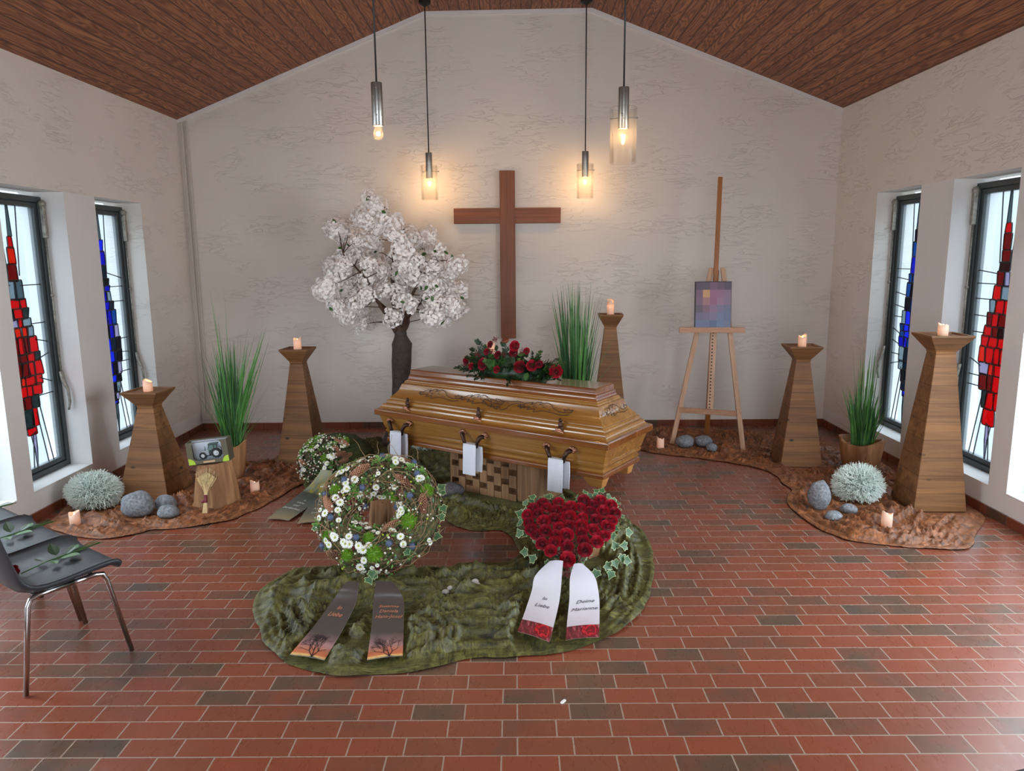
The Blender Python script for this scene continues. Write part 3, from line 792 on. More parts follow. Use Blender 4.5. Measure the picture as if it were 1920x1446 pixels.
candle(-.215, 6.3, .944, 'glowing candle peeking out behind the flowers on the casket', 3, 1.3)
candle(2.42, 6.22, 1.012, 'glowing white candle on the stand right of the easel', 1, 1.1)
candle(2.95, 5.10, 1.219, 'glowing white candle on the tall stand before the right red window', 0, .9)
candle(-3.02, 4.80, .005, 'candle standing on brown cloth in front of the left silver bush', 3, 1.0, True, .8)
candle(-2.02, 5.47, .005, 'candle standing on brown cloth right of the wooden stump', 2, 1.05, True, 2)
candle(1.34, 6.69, .005, 'candle standing on brown cloth near the left easel foot', 1, 1.2, True, 3)
candle(2.44, 4.66, .005, 'candle standing on brown cloth before the tall right stand', 0, 1.1, True, 1)

# ================================================================== casket
ZST = .318
CB = thing('casket', 'golden brown lacquered wooden casket with carved lid on a block stand', 'casket', (CK.x, CK.y, .318), CA)
CO = Vector((0, 0, -.318))
def loft(profile, m, name, L, Wd, parent, smooth=False, bev=None):
    b = MB(); rings = []
    for ins, z in profile:
        l, w = L/2-ins, Wd/2-ins
        rings.append([(-l, -w, z-.318), (l, -w, z-.318), (l, w, z-.318), (-l, w, z-.318)])
    b.rings(rings); return b.build(name, m, parent, angle=26 if smooth else None, bevel=bev)
def arc(i0, z0, i1, z1, bulge, n=5):
    o = []
    dx, dz = i1-i0, z1-z0; L = math.hypot(dx, dz); nx, nz = -dz/L, dx/L
    for k in range(n+1):
        t = k/n; s_ = math.sin(PI*t)*bulge
        o.append((i0+dx*t+nx*s_, z0+dz*t+nz*s_))
    return o
LR, WR = 2.05, .675
# body (dark plinth below), narrowing downwards
body = [(.088, .372)]+arc(.080, .385, .072, .41, .004)+[(.078, .412), (.076, .418)]+arc(.070, .424, .060, .452, .003)+[(.066, .454), (.064, .462)]+[(.058, .466), (.026, .575)]
loft(body, M_CASK, 'body', LR, WR, CB, True)
loft([(.084, .350), (.064, .353), (.064, .380), (.070, .386), (.084, .390)], M_CASKD, 'plinth', LR, WR, CB, bev=.004)
loft([(.026, .570), (.0, .572), (.0, .612), (.006, .619), (.03, .624)], M_CASKD, 'rim_board', LR, WR, CB, bev=.003)
lid = [(.012, .620)]+arc(.020, .622, .046, .652, -.006)+[(.050, .656)]+arc(.050, .658, .070, .682, -.008)+[(.074, .686)]+arc(.074, .688, .088, .704, -.007)+[(.094, .708)]
lid += arc(.094, .709, .156, .806, -.010, 8)+[(.162, .810)]+arc(.162, .811, .172, .826, -.005)+[(.178, .830)]
LID = loft(lid+[(.18, .835)], M_CASK, 'lid', LR, WR, CB, True)
loft([(.178, .828)]+arc(.178, .830, .196, .862, -.004)+[(.200, .868), (.196, .872)]+arc(.196, .874, .205, .892, -.004)+[(.206, .898), (.206, .912), (.214, .918)], M_CASKD, 'lid_top', LR, WR, CB, True)  # golden steps given the darker oak to paint in the dark ceiling's reflection
# carved foliage scroll on the sloping panels of the lid
def on_panel(side, a, t):
    """side 0 = long front, 1 = right end; a along, t 0..1 up the panel"""
    ins = .094+(.156-.094)*t; z = .709+(.806-.709)*t; bu = .0112*math.sin(PI*t)
    nx_, nz_ = .84, .54
    if side == 0: return Vector((a, -(WR/2-ins)-bu*nx_-.0005, z-.318+bu*nz_))
    return Vector((LR/2-ins+bu*nx_+.0005, a, z-.318+bu*nz_))
def carving(side, strokes, name):
    b = MB()
    for st in strokes:
        pts = []
        for (p, q) in zip(st, st[1:]):
            for k in range(5): pts.append((p[0]+(q[0]-p[0])*k/5, p[1]+(q[1]-p[1])*k/5))
        pts.append(st[-1]); b.tube([on_panel(side, a, t) for a, t in pts], .0021, 5)
    o = b.build(name, M_LINE, LID, smooth=True); o['label'] = 'thin dark carved leaf scroll'
def scroll(a0, k, fl=1):
    L_ = lambda pts: [(a0+k*x, .5+fl*(y-.5)) for x, y in pts]
    return [L_([(0, .55), (.03, .75), (.07, .82), (.06, .62), (.10, .88), (.13, .9), (.12, .70), (.17, .92), (.21, .8), (.24, .55), (.29, .38), (.34, .42)]),
            L_([(.02, .45), (.06, .5), (.04, .3), (.10, .42), (.09, .22), (.16, .36), (.24, .3), (.30, .22), (.36, .32)]),
            L_([(.33, .45), (.31, .6), (.335, .55), (.345, .68), (.36, .56), (.38, .62), (.37, .46), (.34, .42)]),
            L_([(.0, .55), (-.03, .6), (-.015, .52), (-.04, .46), (-.01, .46), (-.02, .36), (.02, .45)]),
            L_([(.08, .55), (.11, .52)]), L_([(.15, .6), (.17, .55)]), L_([(.2, .45), (.22, .42)])]
st = []
for a0, k, fl in ((-.62, 1, 1), (-.22, .95, 1), (-.02, .9, -1), (.30, 1.05, 1)): st += scroll(a0, k, fl)
carving(0, st, 'carved_scroll')
carving(1, [[(y*.75, t) for y, t in s_] for s_ in [[(a-.17, t) for a, t in q] for q in scroll(0, 1)]], 'carved_scroll')
# lid clasps
def clasp(px):
    b = MB(); y = -(WR/2-.045)
    b.sphere((px, y-.012, .335), (.026, .016, .014), 12, 8, 1); b.tube([(px-.04, y-.02, .322), (px-.01, y-.026, .330), (px+.02, y-.026, .326), (px+.042, y-.02, .318)], [.004, .007, .007, .004], 8, 1)
    b.sphere((px+.006, y+.002, .362), (.016, .014, .034), 10, 8, 0); b.sphere((px-.002, y+.014, .392), (.013, .010, .016), 10, 8, 0)
    b.sphere((px+.02, y-.008, .348), (.014, .012, .016), 10, 8, 0)
    b.build('clasp', [M_BRONZE, M_COPPER], CB, smooth=True)
for px in (-.72, -.04, .64): clasp(px)
# carrying handles: two copper rosettes with dark arms holding a bar
def handle(px):
    h = MB(); zz = .537-.318; y = -(WR/2-.037)
    for sx in (-1, 1):
        X0 = px+sx*.10
        h.sphere((X0+sx*.0, y-.012, zz), (.028, .022, .022), 12, 8, 1)
        for q in range(6):
            a = q*PI/3; h.sphere((X0+.020*math.cos(a), y-.026, zz+.015*math.sin(a)), .009, 8, 6, 1)
        h.tube([(X0, y-.02, zz-.004), (X0-sx*.022, y-.045, zz-.012), (X0-sx*.040, y-.055, zz-.045), (X0-sx*.050, y-.050, zz-.085)], [.016, .017, .013, .012], 10, 0)
    h.tube([(px-.052, y-.05, zz-.085), (px+.052, y-.05, zz-.085)], .010, 10, 0)
    h.build('handle', [M_BRONZE, M_COPPER], CB, smooth=True)
    return zz-.085+.318, y-.05
HX = (-.775, -.06, .655)
for px in HX: hz, hy = handle(px)
# splayed feet
for sx in (-1, 1):
    for sy in (-1, 1):
        b = MB(); X0 = sx*(LR/2-.085); Y0 = sy*(WR/2-.095)
        def ft(o, z): 
            xa, xb = sorted((X0-sx*(.17-o), X0-sx*o*.3)); ya, yb = sorted((Y0-sy*(.11-o*.5), Y0-sy*o*.3))
            return [(xa, ya, z), (xb, ya, z), (xb, yb, z), (xa, yb, z)]
        b.rings([ft(.06, .278-.318), ft(0, .360-.318)]); b.build('foot', M_FOOT, CB, bevel=.003)
# towels hanging over the handles
def towel_mesh(px):
    b = MB(); w = .115
    def strip(path, xo, ww):
        n = 10; rows = []
        for k, (y, z) in enumerate(path):
            rows.append([(px+xo+(-.5+i/n)*ww+.002*math.sin(i*1.9+k), y+.0025*math.sin(i*1.3+k*.7), z) for i in range(n+1)])
        t = .006
        front = rows; vs = []; 
        for r_ in rows: vs += r_
        for r_ in rows: vs += [(x, y+t, z-.0 if True else z) for x, y, z in r_]
        N = len(rows); m = n+1; fs = []
        for k in range(N-1):
            for i in range(n):
                a = k*m+i; fs.append((a, a+1, a+m+1, a+m)); o = N*m; fs.append((o+a, o+a+m, o+a+m+1, o+a+1))
        for k in range(N-1):
            a = k*m; o = N*m; fs += [(a, a+m, o+a+m, o+a), (a+n, o+a+n, o+a+n+m, a+n+m)]
        o = N*m
        for i in range(n): fs += [(i, o+i, o+i+1, i+1), ((N-1)*m+i, (N-1)*m+i+1, o+(N-1)*m+i+1, o+(N-1)*m+i)]
        b.add(vs, fs)
    z1 = hz+.012-.0; y0 = hy
    strip([(y0-.020, hz+.008), (y0-.026, hz-.01), (y0-.028, hz-.07), (y0-.029, hz-.14), (y0-.028, hz-.205)], 0, w)
    strip([(y0+.016, hz+.004), (y0+.018, hz-.01), (y0+.020, hz-.07), (y0+.018, hz-.13), (y0+.016, hz-.185)], .030, w*.95)
    b.tube([(px-w/2+.004, y0+.002, hz+.011), (px+w/2-.004, y0+.002, hz+.011)], .0085, 8)
    b.bb((px-w/2+.002, y0-.021, hz+.006), (px+w/2-.002, y0+.019, hz+.019))
    return b
for px, lab in zip(HX, ('left', 'middle', 'right')):
    tb = towel_mesh(px); 
    o = tb.build('towel', M_TOWEL, None, bevel=.004, angle=40)
    o.location = (CK.x, CK.y, 0); o.rotation_euler = (0, 0, CA)
    tag(o, {'left': 'folded white towel hanging from the leftmost casket handle', 'middle': 'folded white towel hanging from the middle casket handle', 'right': 'folded white towel hanging from the rightmost casket handle near the foot'}[lab], 'towel', 'white towels on the casket handles')

# ================================================================== stand under the casket
E = thing('casket_stand', 'openwork wooden block stand carrying the casket', 'casket stand', (-.085, 5.465, .004), -.59)
Hs = .312; Ls, Ds = .82, .34
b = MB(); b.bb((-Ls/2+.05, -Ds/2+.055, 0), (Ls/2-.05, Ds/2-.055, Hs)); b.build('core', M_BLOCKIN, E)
r_ = random.Random(5); ncol = 9; cw = .60/ncol
bF, bB = MB(), MB()
for i in range(ncol):
    x0 = -Ls/2+.02+i*cw; z = 0; ph = [.045, -.035][i % 2]; cuts = []
    zc = ph+(.10 if i % 2 else .06)
    segs = []; zz = 0; nxt = .052 if i % 2 == 0 else .115
    while zz < Hs:
        top = min(nxt, Hs); segs.append((zz, top)); zz = top+.045; nxt = zz+.095
    for (a, c) in segs:
        if c-a > .01:
            dd = r_.uniform(-.004, .004)
            for yy, b in ((-1, bF), (1, bB)): b.bb((x0+.001, min(yy*(Ds/2+dd), yy*(Ds/2-.06)), a), (x0+cw-.001, max(yy*(Ds/2+dd), yy*(Ds/2-.06)), c))
bF.build('block_lattice', M_BLOCK, E, bevel=.003); bB.build('block_lattice', M_BLOCK, E, bevel=.003)
b = MB(); x0 = -Ls/2+.02+ncol*cw; b.bb((x0+.002, -Ds/2, 0), (Ls/2, Ds/2, Hs)); b.build('end_post', M_BLOCK, E, bevel=.02)
b = MB(); b.bb((-Ls/2, -Ds/2+.004, 0), (-Ls/2+.018, Ds/2-.004, Hs)); b.build('end_board', M_BLOCK, E, bevel=.003)

# ================================================================== flower meshes
def rose_mesh(seed, m, nlay=7):
    r_ = random.Random(seed); b = MB()
    specs = [(2, .15, .80, 1.3), (3, .27, .80, 1.5), (3, .40, .78, 1.5), (4, .54, .72, 1.3), (5, .70, .60, 1.15), (5, .86, .44, 1.1), (6, 1.0, .24, 1.0)][:nlay]
    for li, (n, R, top, wid) in enumerate(specs):
        a0 = r_.uniform(0, 6)
        for k in range(n):
            ac = a0+2*PI*k/n+r_.uniform(-.15, .15); half = PI/n*wid*1.15; nu, nv = 6, 5; vs = []
            for j in range(nv+1):
                v = j/nv
                for i in range(nu+1):
                    u = -1+2*i/nu; a = ac+u*half*(.55+.45*min(1, v*1.6))
                    rad = R*(.30+.62*math.sin(min(1, v*.95)*PI/2)+.16*v**4*(1 if li > 1 else -.6))*(1+.05*r_.uniform(-1, 1))
                    rad += (.05*(u+1)*.5)
                    z = -.45+(top+.45)*v-.13*u*u*v*v*(1 if li > 0 else .3)-(.10*v**6 if li > 2 else 0)
                    vs.append((rad*math.cos(a), rad*math.sin(a), z))
            fs = [(j*(nu+1)+i, j*(nu+1)+i+1, (j+1)*(nu+1)+i+1, (j+1)*(nu+1)+i) for j in range(nv) for i in range(nu)]
            b.add(vs, fs)
    b.sphere((0, 0, .1), (.11, .11, .55), 8, 6)
    return b.mesh('rose_bloom', m, smooth=True)
ROSES = [rose_mesh(k, M_ROSE if k % 2 else M_ROSED) for k in range(4)]
def petals(b, n, r0_, r1_, w, z0, z1, m=0, jit=0, rr=rnd):
    for k in range(n):
        a = 2*PI*k/n+rr.uniform(-jit, jit); c, s_ = math.cos(a), math.sin(a); t = Vector((-s_, c, 0)); d = Vector((c, s_, 0))
        b.add([d*r0_-t*w*.4+Vector((0, 0, z0)), d*r0_+t*w*.4+Vector((0, 0, z0)), d*(r0_*.35+r1_*.65)+t*w+Vector((0, 0, z0*.4+z1*.6+.05)), d*r1_+t*w*.45+Vector((0, 0, z1)), d*r1_-t*w*.45+Vector((0, 0, z1)), d*(r0_*.35+r1_*.65)-t*w+Vector((0, 0, z0*.4+z1*.6+.05))], [(0, 1, 2, 5), (5, 2, 3, 4)], m)
b = MB(); petals(b, 13, .2, 1, .17, .02, .12); petals(b, 11, .2, .82, .15, .06, .22); b.sphere((0, 0, .10), (.30, .30, .17), 10, 6, 1)
DAISY = b.mesh('daisy', [M_DAISY, M_DAISYC])
def spiky(n, r_in, r_out, w, m, core, name, zmin=-.5, seed=1):
    b = MB(); rr = random.Random(seed); b.sphere((0, 0, 0), core, 12, 8)
    k = 0
    for q in range(n):
        z = 1-(1-zmin)*(q+.5)/n; a = q*2.39996+rr.uniform(-.2, .2); s_ = math.sqrt(max(0, 1-z*z)); d = Vector((s_*math.cos(a), s_*math.sin(a), z))
        t = d.cross(Vector((.3, .5, .8))).normalized(); t2 = d.cross(t); L = r_out*rr.uniform(.85, 1.1)
        b.add([d*r_in+t*w, d*r_in-t*w*.5+t2*w*.87, d*r_in-t*w*.5-t2*w*.87, d*L], [(0, 1, 3), (1, 2, 3), (2, 0, 3)])
    return b.mesh(name, m)
POMPON = spiky(170, .55, 1.0, .075, M_POMPON, .62, 'pompon', -.45, 2)
THISTLE = spiky(120, .45, 1.0, .06, M_THIS, .68, 'thistle', -.8, 3)
b = MB(); rr = random.Random(8)
for q in range(26):
    a = q*2.4; z = .2+.8*rr.random(); d = Vector((math.cos(a)*.75*rr.random()**.5, math.sin(a)*.75*rr.random()**.5, z)).normalized()*rr.uniform(.6, 1)
    t = d.cross(Vector((.2, .3, .9))).normalized()*.13; n_ = d.normalized()*.24
    b.add([d-n_*.8, d+t, d+n_, d-t], [(0, 1, 2), (0, 2, 3)]); b.tube([(0, 0, -.3), d*.5, d], .03, 4)
SPRIG = b.mesh('sprig', M_HEBE)
b = MB()
def cr(z): return .30*math.sin(PI*min(1, max(0, (z+1.05)/2.15))**.8)+.03
b.lathe([(cr(-1+.2*k)*.8, -1+.2*k) for k in range(11)], 14)
for row in range(15):
    z = -.92+row*.128; R = cr(z)*.94+.01; n = 9
    for k in range(n):
        a = 2*PI*(k+.5*(row % 2))/n; d = Vector((math.cos(a), math.sin(a), 0)); t = Vector((-d.y, d.x, 0)); zz = Vector((0, 0, 1))
        p = d*R+zz*z; w = PI*R/n*.92
        b.add([p-t*w-zz*.03, p+t*w-zz*.03, p+t*w*.75+zz*.09+d*.07, p+zz*.13+d*.10, p-t*w*.75+zz*.09+d*.07, p+d*.085+zz*.04], [(0, 1, 5), (1, 2, 5), (2, 3, 5), (3, 4, 5), (4, 0, 5)], 1)
CONE = b.mesh('pine_cone', [M_CONED, M_CONE])
def leaf_mesh(name, outline, mats, inner=None, fold=.12):
    b = MB()
    def z(x, y): return fold*abs(x)-.06*y*y
    n = len(outline); b.add([(0, .35, z(0, .35))]+[(x, y, z(x, y)) for x, y in outline], [(0, 1+i, 1+(i+1) % n) for i in range(n)], 0)
    if inner:
        q = [(x*inner, .35+(y-.35)*inner) for x, y in outline]
        b.add([(0, .35, z(0, .35)+.012)]+[(x, y, z(x, y)+.012) for x, y in q], [(0, 1+i, 1+(i+1) % n) for i in range(n)], 1)
    return b.mesh(name, mats)
ivy_o = [(0, 0), (.18, -.12), (.42, -.10), (.40, .12), (.62, .30), (.36, .45), (.22, .62), (0, 1.0), (-.22, .62), (-.36, .45), (-.62, .30), (-.40, .12), (-.42, -.10), (-.18, -.12)]
IVY = leaf_mesh('ivy_leaf', ivy_o, [M_CREAM, M_IVY], .84)
oval = [(0, 0), (.2, .15), (.30, .4), (.24, .7), (0, 1.05), (-.24, .7), (-.30, .4), (-.2, .15)]
LEAF = leaf_mesh('green_leaf', oval, [M_LEAF]); LEAFD = leaf_mesh('dark_leaf', oval, [M_LEAFD])
def fluff(n, m, name, seed, ln=.9, w=.03, spread=1.0):
    """fir / conifer spray"""
    b = MB(); rr = random.Random(seed); b.tube([(0, 0, 0), (0, .5, .06), (0, 1, .0)], [.02, .015, .005], 5)
    for k in range(n):
        y = rr.uniform(.05, 1); sd = rr.choice((-1, 1)); L = .28*(1.1-y)*spread+.08; p = Vector((0, y, .05)); d = Vector((sd*rr.uniform(.5, 1), rr.uniform(.4, .9), rr.uniform(-.5, .6))).normalized()*L
        t = d.cross(Vector((0, 0, 1))).normalized()*w
        b.add([p-t*.4, p+t*.4, p+d*.6+t, p+d, p+d*.6-t], [(0, 1, 2, 4), (4, 2, 3)])
    return b.mesh(name, m)
FIR = fluff(60, M_LEAFD, 'fir_sprig', 4)
FIRG = fluff(60, M_LEAF, 'fern_sprig', 5, spread=1.2)
b = MB(); rr = random.Random(12)
for q in range(46):
    d = Vector((rr.gauss(0, .5), rr.gauss(0, .5), rr.gauss(.2, .35))); b.sphere(d, rr.uniform(.10, .15), 6, 5)
SKIM = b.mesh('skimmia_cluster', M_SKIM, smooth=True)

# ================================================================== ribbons
def ribbon_eval(rows):
    L = [Vector(a) for a, c in rows]; R = [Vector(c) for a, c in rows]
    ds = [0]
    for k in range(len(rows)-1): ds.append(ds[-1]+(((L[k+1]+R[k+1])-(L[k]+R[k]))/2).length)
    tot = ds[-1]; ts = [d/tot for d in ds]
    def cr_(P, k, t):
        p0 = P[max(k-1, 0)]; p1 = P[k]; p2 = P[k+1]; p3 = P[min(k+2, len(P)-1)]
        return .5*((2*p1)+(p2-p0)*t+(2*p0-5*p1+4*p2-p3)*t*t+(3*p1-p0-3*p2+p3)*t**3)
    def f(u, v):
        v = min(max(v, 0), 1)
        k = max(i for i in range(len(ts)-1) if ts[i] <= v+1e-9)
        t = (v-ts[k])/(ts[k+1]-ts[k]); a = cr_(L, k, t); c = cr_(R, k, t)
        return a+(c-a)*u+Vector((0, 0, .004*math.sin(u*PI)))
    return f, tot, (L[-1]-R[-1]).length
def ribbon(parent, rows, m, texts=(), tcol=None, tree=None, origin=Vector((0, 0, 0)), tsize=1.0, name='ribbon'):
    f, tot, wid = ribbon_eval([tuple(Vector(p)-origin for p in r) for r in rows])
    nu, nv = 8, 44; b = MB(); uv = []
    for side in (0, 1):
        for j in range(nv+1):
            for i in range(nu+1): b.v.append(f(i/nu, j/nv)-Vector((0, 0, .0012*side))); uv.append((i/nu, 1-j/nv))
    N = (nu+1)*(nv+1)
    for j in range(nv):
        for i in range(nu):
            a = j*(nu+1)+i; q = [a, a+nu+1, a+nu+2, a+1]
            b.f.append(q); b.mi.append(0); b.f.append([N+x for x in q[::-1]]); b.mi.append(1)
    o = b.build(name, [m, M_PAPER], parent, smooth=True, uv=uv)
    for (txt, v, size, ushift) in texts:
        cu_ = bpy.data.curves.new('lettering', 'FONT'); cu_.body = txt; cu_.size = size*.86; cu_.shear = .35; cu_.align_x = 'CENTER'; cu_.resolution_u = 2
        to = bpy.data.objects.new('tmp', cu_); COL.objects.link(to); me = bpy.data.meshes.new_from_object(to); bpy.data.objects.remove(to)
        for vt in me.vertices:
            vt.co = f(.5+ushift+vt.co.x/wid, v-vt.co.y/tot)+Vector((0, -.0004, .0018))
        me.materials.clear(); me.materials.append(tcol); obj('lettering', me, o)
    if tree:
        tb = MB(); rr = random.Random(tree)
        def br(x, y, a, L, w, dep):
            x2, y2 = x+L*math.sin(a), y+L*math.cos(a)
            if x2 < .03 or x2 > .97: return
            n_ = (math.cos(a)*w, -math.sin(a)*w)
            pts = [(x-n_[0], y-n_[1]), (x+n_[0], y+n_[1]), (x2+n_[0]*.6, y2+n_[1]*.6), (x2-n_[0]*.6, y2-n_[1]*.6)]
            tb.add([f(p[0], 1-p[1]*wid/tot)+Vector((0, -.0004, .0016)) for p in pts], [(0, 1, 2, 3)])
            if dep: 
                for q in range(3 if dep > 1 else 2): br(x2, y2, a+rr.uniform(-.75, .75), L*rr.uniform(.6, .85), w*.62, dep-1)
        for a in (-.55, -.15, .25): br(.62, .06, a, .32, .016, 5)
        br(.62, .0, 0, .08, .03, 1)
        q = tb.build('printed_tree', M_TREEP, o)
    return o
def uv_ramp(name, stops, noise_amt=.1, extra=None, rough=.4):
    t = NT(name); c = t.new('ShaderNodeTexCoord'); sp = t.new('ShaderNodeSeparateXYZ'); t.link(c.outputs['UV'], sp.inputs[0])
    mp = t.new('ShaderNodeMapping'); mp.inputs['Scale'].default_value = (1.6, 9, 1); t.link(c.outputs['UV'], mp.inputs[0])
    nz = t.noise(mp.outputs[0], 1.6, 4, .6, .5)
    v = t.math('ADD', t.math('SUBTRACT', 1.0, sp.outputs[1]), t.math('MULTIPLY', t.math('SUBTRACT', nz, .5), noise_amt))
    col = t.ramp(v, stops)
    if extra: col = extra(t, c, sp, col)
    t.set(Base_Color=col, Roughness=float(rough)); return t.m
M_TREEP = mat('print_dark', S(40, 28, 34), .5)
M_SUN = uv_ramp('sunset_ribbon', [(0, S(72, 62, 62)), (.66, S(80, 74, 68)), (.72, S(122, 96, 94)), (.80, S(168, 128, 126)), (.87, S(190, 118, 92)), (.93, S(202, 112, 74)), (.965, S(232, 190, 120)), (1, S(80, 92, 100))], .09)
def rosebit(t, c, sp, col):
    inv = t.math('SUBTRACT', 1.0, sp.outputs[1])
    msk = t.math('GREATER_THAN', inv, .80)
    mp = t.new('ShaderNodeMapping'); mp.inputs['Location'].default_value = (-.72, -.12, 0); mp.inputs['Scale'].default_value = (1, 2.9, 1); t.link(c.outputs['UV'], mp.inputs[0])
    mp.inputs['Location'].default_value = (-.72, -.36, 0)
    ln = t.new('ShaderNodeVectorMath', operation='LENGTH'); t.link(mp.outputs[0], ln.inputs[0])
    nz = t.noise(c.outputs['UV'], 9, 3, .6)
    rg = t.math('SINE', t.math('ADD', t.math('MULTIPLY', ln.outputs['Value'], 34.0), t.math('MULTIPLY', nz, 16.0)))
    rosec = t.ramp(rg, [(.0, S(120, 10, 26)), (.6, S(196, 24, 44))])
    inside = t.math('LESS_THAN', ln.outputs['Value'], .27)
    back = t.ramp(nz, [(.35, S(74, 30, 38)), (.5, S(112, 30, 44)), (.62, S(164, 70, 78)), (.72, S(160, 140, 150))])
    low = t.mix(inside, back, rosec)
    return t.mix(msk, col, low)
M_WHR = uv_ramp('white_rose_ribbon', [(0, S(214, 214, 228)), (.5, S(222, 220, 230)), (.8, S(206, 196, 204)), (1, S(200, 190, 200))], .25, rosebit)
def mossy(t, c, sp, col):
    nz = t.noise(c.outputs['UV'], 7, 4, .6)
    inv = t.math('SUBTRACT', 1.0, sp.outputs[1])
    m_ = t.math('MULTIPLY', t.math('LESS_THAN', inv, .34), t.ramp(nz, [(.48, (0, 0, 0, 1)), (.58, (1, 1, 1, 1))]))
    return t.mix(t.math('MULTIPLY', m_, .8), col, S(140, 124, 34))
M_GRR = uv_ramp('landscape_ribbon', [(0, S(120, 124, 100)), (.25, S(92, 98, 76)), (.36, S(52, 56, 48)), (.5, S(72, 78, 76)), (.72, S(92, 92, 80)), (.9, S(136, 124, 96)), (.96, S(150, 130, 100)), (1, S(110, 92, 76))], .08, mossy)
M_TXO = mat('copper_print', S(206, 132, 98), .5)
M_TXD = mat('dark_print', S(58, 56, 70), .5)
M_TXW = mat('white_print', S(226, 226, 220), .5)
RB = {'sunL': [((-.885,3.592,.130),(-.820,3.584,.130)),((-.900,3.532,.120),(-.811,3.512,.120)),((-.940,3.498,.070),(-.816,3.473,.070)),((-.980,3.307,.040),(-.834,3.264,.040)),((-1.028,3.063,.025),(-.860,3.016,.025))],
'sunR': [((-.731,3.589,.130),(-.645,3.588,.130)),((-.728,3.514,.110),(-.597,3.512,.110)),((-.728,3.477,.070),(-.574,3.475,.070)),((-.699,3.263,.040),(-.545,3.271,.040)),((-.670,3.014,.025),(-.517,3.048,.025))],
'whL': [((.176,3.794,.150),(.249,3.793,.150)),((.095,3.677,.120),(.235,3.682,.120)),((.073,3.599,.070),(.216,3.530,.070)),((.037,3.432,.045),(.185,3.358,.045)),((-.002,3.243,.035),(.144,3.143,.035))],
'whR': [((.303,3.749,.150),(.350,3.756,.150)),((.275,3.642,.120),(.405,3.662,.120)),((.262,3.505,.070),(.416,3.545,.070)),((.241,3.346,.045),(.400,3.371,.045)),((.220,3.159,.035),(.376,3.184,.035))],
'grL': [((-1.480,5.400,.200),(-1.390,5.38,.200)),((-1.562,5.344,.100),(-1.423,5.302,.100)),((-1.640,5.275,.040),(-1.473,5.149,.040)),((-1.730,4.864,.012),(-1.567,4.829,.012))],
'grR': [((-1.367,5.38,.200),(-1.300,5.36,.200)),((-1.455,5.305,.120),(-1.322,5.302,.120)),((-1.496,5.266,.050),(-1.334,5.238,.050)),((-1.492,4.766,.012),(-1.327,4.793,.012))]}

# ================================================================== round wreath
EW = math.radians(44)          # elevation of the ring's normal
WC = Vector((-.79, 4.06, .335))
wn = Vector((0, -math.cos(EW), math.sin(EW)))
wreath = thing('flower_wreath', 'round leaning wreath of daisies, cones, moss and blue thistles with dark sunset ribbons', 'wreath', WC)
wx = Vector((1, 0, 0)); wy = wn.cross(wx)
RW = Matrix((wx, wy, wn)).transposed().to_4x4()
RM, rm = .232, .108
def torus_pt(a, ph, k=1.0):
    d = wx*math.cos(a)+wy*math.sin(a); n_ = d*math.cos(ph)+wn*math.sin(ph)
    return d*RM+n_*rm*k, n_
b = MB(); nu, nv = 64, 20; rings = []  # moss body
for i in range(nu):
    a = 2*PI*i/nu; ring = []
    for j in range(nv):
        p, n_ = torus_pt(a, 2*PI*j/nv); ring.append(p*1.0+n_*.014*noise.noise(p*22))
    rings.append(ring)
rings.append(rings[0]); b.rings(rings, cap=False); b.build('moss_ring', M_MOSS, wreath, smooth=True)
ZC = (905, 705); ZX = .345/765; ZY = .345/640
def from_zoom(zx, zy, k=1.0):
    x = (zx-ZC[0])*ZX; y = (ZC[1]-zy)*ZY; rho = math.hypot(x, y); a = math.atan2(y, x)
    c = max(-1, min(1, (rho-RM)/rm)); ph = math.acos(c)
    return torus_pt(a, ph, k)
for (zx, zy, ang) in ((650, 310, 35), (1220, 430, -38), (1480, 700, -82), (310, 700, 120), (1110, 940, 35), (440, 1180, 20), (1195, 185, -15)):
    p, n_ = from_zoom(zx, zy, 1.12); a = math.radians(ang); d = (wx*math.cos(a)+wy*math.sin(a)); d = (d-n_*d.dot(n_)).normalized(); s_ = .064 if zx != 1195 else .045
    inst('pine_cone', CONE, wreath, Matrix.Translation(p) @ frame(d) @ Matrix.Scale(s_, 4))
for k, (zx, zy) in enumerate(((905, 150), (1290, 200), (670, 475), (680, 615), (470, 430), (265, 580), (370, 855), (1160, 620), (1085, 850), (705, 1085), (1110, 1140), (1360, 1130), (250, 1060), (1365, 360), (1330, 610))):
    p, n_ = from_zoom(zx, zy, 1.2); inst('blue_thistle', THISTLE, wreath, place(p, n_, .024, k))
for k, (zx, zy, s_) in enumerate(((365, 540, .042), (1510, 530, .045), (1330, 900, .058), (930, 1225, .058), (615, 1220, .045), (850, 1075, .038), (330, 1020, .036), (1090, 530, .035), (800, 570, .03))):
    p, n_ = from_zoom(zx, zy, 1.03); inst('green_pompon', POMPON, wreath, place(p, n_, s_, k))
for k, (zx, zy) in enumerate(((630, 830), (910, 940), (440, 275), (870, 210), (1280, 290), (590, 520), (200, 860), (560, 570), (990, 480), (1400, 330))):
    p, n_ = from_zoom(zx, zy, 1.05); inst('green_sprig', SPRIG, wreath, place(p, n_, .040, k))
DZ = [(850, 440), (880, 480), (800, 480), (920, 510), (1070, 180), (1090, 230), (1150, 190), (380, 340), (430, 330), (490, 300), (590, 420), (500, 530), (430, 1035), (390, 1100), (620, 1070), (590, 1130), (640, 1140), (750, 1160), (810, 1195), (870, 1160), (820, 1270), (770, 1305), (1240, 1070), (1265, 1130), (1240, 750), (1220, 800), (1260, 800), (300, 800), (440, 690), (1425, 410), (870, 890), (490, 470), (1115, 465), (390, 640), (430, 780), (1225, 840), (350, 1060), (560, 1110), (230, 830), (1400, 420), (460, 1060)]
rr = random.Random(21)
